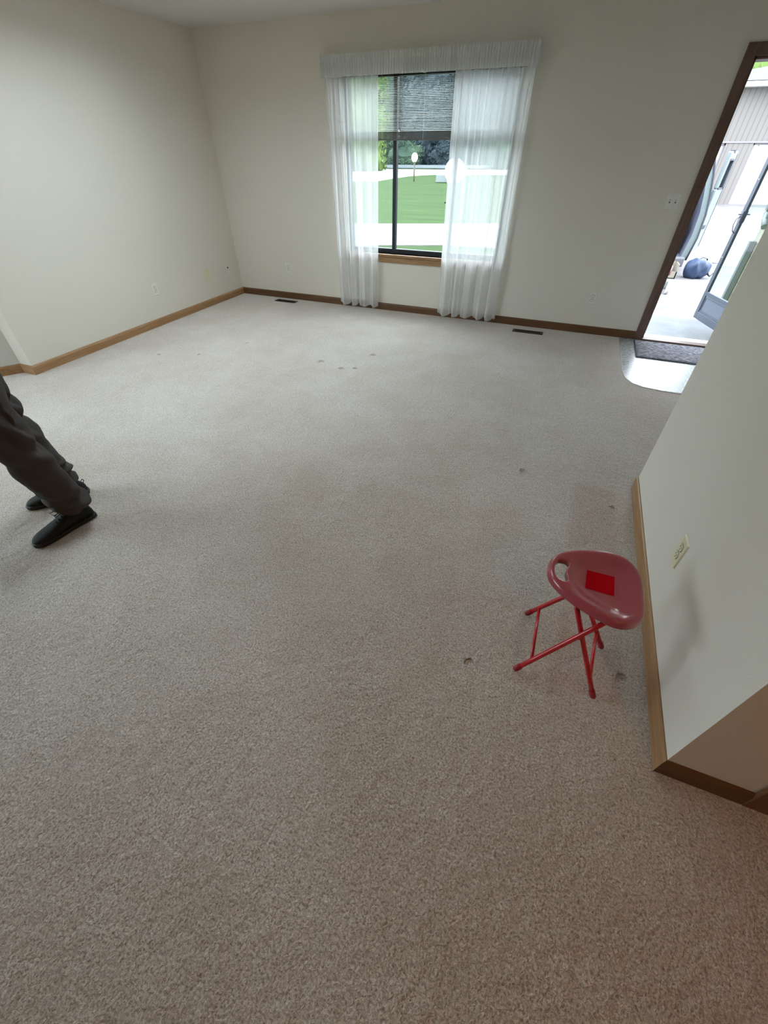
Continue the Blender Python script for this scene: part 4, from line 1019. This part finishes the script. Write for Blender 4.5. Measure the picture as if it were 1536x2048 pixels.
# ---- guardrail
M['galv'] = new_mat('galvanised_rail', (0.17, 0.20, 0.225), 0.5, 0.2)
gr = thing('guardrail', 'pale metal guardrail along the far edge of the road', 'guardrail', (-25, 68, GZ))
ga0, ga1 = Vector((-27.2, 67.9, 0)), Vector((-14.0, 70.5, 0))
def rail(a, c_, z, h):
    d = (c_ - a).normalized(); n_ = Vector((-d.y, d.x, 0)) * 0.05; vv = []
    for p in (a, c_):
        for s_, zz in ((0, 0), (1, h * .25), (0, h * .5), (1, h * .75), (0, h)): vv.append(p + n_ * s_ + Vector((0, 0, z + zz)))
    return MB().add(vv, [(i, i + 1, 6 + i, 5 + i) for i in range(4)])
o = rail(ga0, ga1, -0.22, 0.33).build('rail', M['galv'], gr); sd = o.modifiers.new('s', 'SOLIDIFY'); sd.thickness = 0.03
for i in range(8):
    p = ga0.lerp(ga1, (i + 0.3) / 8) + Vector((0, 0.1, 0)); MB().box((p.x - 0.06, p.y, GZ - .05), (p.x + 0.06, p.y + 0.12, 0.02)).build('post', M['bark'], gr)
gr2 = thing('guardrail', 'shorter guardrail piece left of the long guardrail beside the bright tree', 'guardrail', (-31, 67, GZ))
o = rail(Vector((-40, 64.5, 0)), Vector((-28.6, 67.4, 0)), -0.22, 0.33).build('rail', M['galv'], gr2); sd = o.modifiers.new('s', 'SOLIDIFY'); sd.thickness = 0.03
for i in range(6):
    p = Vector((-40, 64.5, 0)).lerp(Vector((-28.6, 67.4, 0)), (i + 0.5) / 6) + Vector((0, 0.1, 0)); MB().box((p.x - 0.06, p.y, GZ - .05), (p.x + 0.06, p.y + 0.12, 0.02)).build('post', M['bark'], gr2)
# ---- globe lamp on the lawn
M['globe'] = new_mat('lamp_globe_white', (0.92, 0.90, 0.86), 0.4)
gl = thing('yard_lamp', 'white globe yard lamp on a thin dark post in the lawn', 'lamp', (-13.9, 40.7, GZ))
MB().tube([(-13.9, 40.7, GZ), (-13.9, 40.7, 0.86)], 0.055, 10).build('lamp_post', M['bark'], gl)
b = MB(); blob(b, (-13.9, 40.7, 1.13), (0.25, 0.25, 0.30)); b.build('lamp_globe', M['globe'], gl)
# ---- utility box and dish
M['dish'] = new_mat('dish_white', (0.82, 0.83, 0.80), 0.5); M['ubox'] = new_mat('utility_box_grey', (0.15, 0.17, 0.175), 0.6)
ub = MB().box((-11.9, 40.2, GZ), (-10.7, 41.0, 0.12)).build('utility_box', M['ubox'], bevel=0.03); tag(ub, 'low grey utility box on the lawn beside the white dish', 'utility box')
di = thing('satellite_dish', 'round white satellite dish standing on the lawn near the road', 'satellite dish', (-10.3, 39.8, GZ))
b = MB(); prof = [(0.02, 0.0), (0.30, -0.03), (0.55, -0.10), (0.74, -0.20)]
b.lathe([(0.02, 0.03)] + [(r_, z) for r_, z in prof] + [(0.75, -0.18), (0.55, -0.07), (0.30, 0.0)], (-10.3, 39.8, 0.38), 32, 'y'); b.build('reflector', M['dish'], di)
MB().tube([(-10.5, 40.0, GZ), (-10.5, 40.0, 0.35)], 0.07, 10).build('mast', M['dish'], di)
MB().box((-10.85, 39.75, GZ), (-10.5, 39.95, 0.75)).build('mount_frame', M['dish'], di)

# ---- van with open rear doors
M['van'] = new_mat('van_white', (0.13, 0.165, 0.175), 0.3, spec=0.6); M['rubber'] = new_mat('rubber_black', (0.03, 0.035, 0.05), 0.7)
M['cargo'] = new_mat('van_inside', (0.07, 0.08, 0.12), 0.8); M['tail'] = new_mat('tail_red', (0.16, 0.02, 0.03), 0.3); M['vglass'] = glass_mat('van_glass', (0.45, 0.62, 0.62))
M['bumper'] = new_mat('bumper_dark', (0.12, 0.12, 0.14), 0.5); M['rim'] = new_mat('wheel_rim', (0.6, 0.6, 0.62), 0.3, 0.8)
va_ = thing('van', 'white van with open rear doors parked left of the front door view', 'van', (1.0, 13.2, GZ))
side = [(2.02, -0.12), (2.06, 0.25), (2.04, 0.62), (1.98, 0.90), (1.90, 1.20), (1.80, 1.48), (1.66, 1.64), (1.40, 1.70)]
xc = 1.02
def vsec(k_, y, zs=1.0): return [(xc + (x - xc) * k_, y, (z + 0.12) * zs - 0.12) for x, z in side] + [(xc - (x - xc) * k_, y, (z + 0.12) * zs - 0.12) for x, z in side[::-1]]
ysec = [(11.05, 1, 1), (11.2, 1.0, 1), (14.6, 1.0, 1), (15.2, .98, .97), (15.9, .94, .62), (16.6, .88, .50), (16.75, .80, .30)]
b = MB(); vv = []; ns = len(side) * 2
for y, k_, zs in ysec: vv += vsec(k_, y, zs)
inner = [(xc + (x - xc) * 0.90, 11.05, (z + 0.12) * 0.94 - 0.06) for x, _, z in [(p[0], 0, p[2]) for p in vsec(1, 0)]]
fs = [(i * ns + k, i * ns + (k + 1) % ns, (i + 1) * ns + (k + 1) % ns, (i + 1) * ns + k) for i in range(len(ysec) - 1) for k in range(ns)]
fs.append([(len(ysec) - 1) * ns + k for k in range(ns)])
b.add(vv, fs, 0, True)
i0 = [Vector((p[0], p[1], p[2])) for p in inner]; vv = [tuple(p) for p in vsec(1, 11.05)] + [tuple(p) for p in i0] + [(p.x, 13.8, p.z) for p in i0]
fs = [(k, (k + 1) % ns, ns + (k + 1) % ns, ns + k) for k in range(ns)]; b.add(vv, fs, 0, False)
o_ = len(b.v) - len(vv)
for k in range(ns): b.f.append([o_ + ns + k, o_ + ns + (k + 1) % ns, o_ + 2 * ns + (k + 1) % ns, o_ + 2 * ns + k]); b.mi.append(1); b.sm.append(False)
b.f.append([o_ + 2 * ns + k for k in range(ns)]); b.mi.append(1); b.sm.append(False)
b.build('body', [M['van'], M['cargo']], va_)
b = MB(); gk = [Vector((x + 0.004, 11.04, z)) for x, z in side]; b.tube(gk, 0.016, 8); b.build('door_seal', M['rubber'], va_)
b = MB(); b.box((0.05, 10.90, -0.22), (1.98, 11.10, -0.06)); b.build('rear_bumper', M['bumper'], va_, bevel=0.02)
for x in (-0.01, 2.04):
    b = MB(); b.box((x - 0.015, 11.07, -0.03), (x + 0.015, 11.15, 0.24)); b.build('tail_light', M['tail'], va_, bevel=0.01)
def vdoor(hx, hy, ang_, wd, mirror):
    e = bpy.data.objects.new('rear_door', None); C.objects.link(e); e.parent = va_; e.location = Vector((hx, hy, 0)) - va_.location + Vector((0, 0, 0)); e.rotation_euler = (0, 0, ang_)
    def put(o): o.parent = e; o.location = (0, 0, 0); return o
    b = MB(); t0, t1 = -0.03, 0.03; zb, zt2 = 0.02, 1.52
    b.box((0, t0, zb), (wd, t1, 1.00)); b.box((0, t0, 1.00), (0.10, t1, zt2)); b.box((wd - 0.09, t0, 1.00), (wd, t1, zt2)); b.box((0.10, t0, zt2 - 0.12), (wd - 0.09, t1, zt2))
    put(b.build('door_panel', M['van'], bevel=0.02))
    b = MB(); b.box((0.09, -0.034, 0.98), (wd - 0.08, 0.034, 1.01)); b.box((0.09, -0.034, zt2 - 0.13), (wd - 0.08, 0.034, zt2 - 0.11)); b.box((0.085, -0.034, 0.98), (0.11, 0.034, zt2 - 0.11)); b.box((wd - 0.10, -0.034, 0.98), (wd - 0.075, 0.034, zt2 - 0.11))
    b.box((wd - 0.02, -0.036, zb + 0.05), (wd - 0.004, 0.036, zt2 - 0.04)); b.box((0.15, -0.036, zt2 - 0.03), (wd * 0.5, 0.036, zt2 + 0.012)); b.box((wd * .35, -0.04, 0.38), (wd * .65, 0.04, 0.44))
    put(b.build('door_seal', M['rubber']))
    put(MB().box((0.10, -0.004, 1.00), (wd - 0.09, 0.004, zt2 - 0.12)).build('pane', M['vglass']))
    return e
vdoor(2.02, 11.07, math.radians(68), 0.48, False)
vdoor(0.02, 11.07, math.radians(112), 0.48, True)
for (x, y) in ((0.12, 12.0), (1.92, 12.0), (0.12, 15.6), (1.92, 15.6)):
    wh = MB().lathe([(0.10, -0.10), (0.30, -0.11), (0.335, -0.07), (0.335, 0.07), (0.30, 0.11), (0.10, 0.10)], (x, y, GZ + 0.336), 28, 'x').build('wheel', M['rubber'], va_)
    o = MB().lathe([(0.02, -0.115), (0.18, -0.115), (0.20, -0.10), (0.20, 0.10), (0.18, 0.115), (0.02, 0.115)], (x, y, GZ + 0.336), 24, 'x').build('rim', M['rim']); o.parent = wh
# cargo seen through the open rear
M['blue_coil'] = new_mat('hose_blue', (0.10, 0.16, 0.30), 0.5); M['pink_cord'] = new_mat('cord_pink', (0.60, 0.12, 0.22), 0.5); M['teal_window'] = new_mat('window_teal', (0.30, 0.52, 0.50), 0.5)
fl = 0.02
b = MB()
for k in range(6):
    pts = [(1.55 + 0.18 * math.cos(a / 12 * 2 * PI), 11.5 + 0.18 * math.sin(a / 12 * 2 * PI), 0.50 + k * 0.035) for a in range(13)]; b.tube(pts, 0.02, 8, cap=False)
hs = b.build('hose_coil', M['blue_coil']); tag(hs, 'blue hose coil stacked inside the open van', 'hose')
bx = MB().box((1.30, 11.25, -0.02), (1.82, 11.85, 0.47)).build('cargo_box', M['cargo'], bevel=0.02); tag(bx, 'dark blue storage box in the open back of the van', 'box')
b = MB(); b.tube([(1.35, 11.2, 0.36), (1.5, 11.17, 0.33), (1.62, 11.2, 0.38), (1.78, 11.22, 0.50)], 0.012, 8); pc = b.build('cord', M['pink_cord']); tag(pc, 'pink cord draped over the box inside the van', 'cord')
tb_ = MB().box((1.25, 12.4, 0.78), (1.78, 12.9, 1.10)).build('window_standin', M['teal_window'], bevel=0.02); tag(tb_, 'pale teal block standing in for the side window of the white van', 'bin')  # teal block in place of the window seen through the van
b = MB(); b.box((1.15, 12.2, 0.0), (1.85, 13.0, 0.78)); sh_ = b.build('shelf_unit', M['cargo'], bevel=0.01); tag(sh_, 'dark shelf unit at the side inside the white van', 'shelf')
rb = MB().box((1.35, 12.45, 1.10), (1.72, 12.8, 1.28)).build('cargo_box', M['tail'], bevel=0.02); tag(rb, 'red block standing in for the red reflection at the van side window', 'box')  # red reflection at that window, put in as a block

# ---- things on the driveway behind the van
M['bag'] = new_mat('bag_blue', (0.018, 0.036, 0.080), 0.55, spec=0.4); M['strap'] = new_mat('bag_strap', (0.06, 0.07, 0.10), 0.8)
bag = thing('duffel_bag', 'dark blue duffel bag slumped on the driveway behind the van', 'bag', (2.22, 10.72, GZ))
b = MB(); bc = Vector((2.22, 10.72, GZ + 0.15)); bd = Vector((0.90, 0.43, 0))
nU, nV = 40, 28
def bagf(u, v):
    a = 2 * PI * u; t_ = v * 2 - 1; e = (1 - abs(t_) ** 3.2) ** 0.5 if abs(t_) < 1 else 0
    rx, rz = 0.155 * e, 0.165 * e * (1.0 - 0.12 * t_)
    p = Vector((t_ * 0.235, 0, 0)); y = rx * math.copysign(abs(math.cos(a)) ** .8, math.cos(a)); z = rz * math.copysign(abs(math.sin(a)) ** .8, math.sin(a))
    w_ = noise.noise(Vector((t_ * 3, math.cos(a) * 1.7, math.sin(a) * 1.7 + 4))) * 0.035 * e + 0.010 * e * math.sin(9 * t_ + 3 * a)
    y *= 1 + w_ * 5; z = max(-0.148, z * (1 + w_ * 4))
    side_ = Vector((-bd.y, bd.x, 0))
    return tuple(bc + bd * p.x + side_ * y + Vector((0, 0, z)))
b.grid(bagf, nU, nV); b.build('bag_body', M['bag'], bag)
for off, h_ in ((0.08, 0.10), (-0.06, 0.14)):
    sd_ = Vector((-bd.y, bd.x, 0)); a0 = bc + bd * 0.02 + sd_ * off + Vector((0, 0, 0.13)); a1 = bc + bd * 0.20 + sd_ * off + Vector((0, 0, 0.08))
    if off > 0: pts = [a0, a0 + Vector((0.05, 0.02, h_ * .5)), a0.lerp(a1, .6) + Vector((0.04, 0, h_ * .6)), a1]
    else: pts = [a1 + Vector((0, 0, 0.03)), a1 + Vector((0.10, -0.02, 0.03)), a1 + Vector((0.115, -0.02, -0.10)), a1 + Vector((0.05, -0.04, -0.19)), a1 + Vector((0, -0.03, -0.15))]
    MB().tube(pts, 0.022, 8, flat=0.35).build('strap', M['strap'], bag)
M['cream'] = new_mat('cream_plastic', (0.22, 0.205, 0.165), 0.5)
cb = thing('crate', 'cream crate with dark contents under the rear of the van', 'crate', (1.70, 10.62, GZ))
b = MB(); x0, x1, y0, y1, h_ = 1.50, 1.86, 10.45, 10.78, 0.24
b.box((x0, y0, GZ), (x1, y1, GZ + .015)); b.box((x0, y0, GZ), (x0 + .02, y1, GZ + h_)); b.box((x1 - .02, y0, GZ), (x1, y1, GZ + h_)); b.box((x0, y0, GZ), (x1, y0 + .02, GZ + h_ * .5)); b.box((x0, y1 - .02, GZ), (x1, y1, GZ + h_))
b.build('shell', M['cream'], cb); MB().box((x0 + .03, y0 + .03, GZ + .02), (x1 - .12, y1 - .03, GZ + .17)).build('contents', M['strap'], cb, bevel=.02)
mc = thing('cleaning_machine', 'small machine with a red cap and white wheel half hidden by the door frame', 'machine', (1.49, 9.35, GZ))
b = MB(); b.box((1.36, 9.15, GZ + .06), (1.57, 9.75, GZ + .20)); b.build('body', M['ubox'], mc, bevel=.03)
MB().lathe([(0.075, GZ + .20), (0.08, GZ + .25), (0.07, GZ + .34), (0.03, GZ + .36)], (1.55, 9.66, 0), 18).build('red_cap', M['tail'], mc)
for y in (9.18, 9.66):
    MB().lathe([(0.01, -.02), (0.06, -.02), (0.06, .02), (0.01, .02)], (1.58, y - .05, GZ + .06), 18, 'x').build('wheel', M['fascia'], mc)

for o in C.objects:
    if '_o' in o: del o['_o']
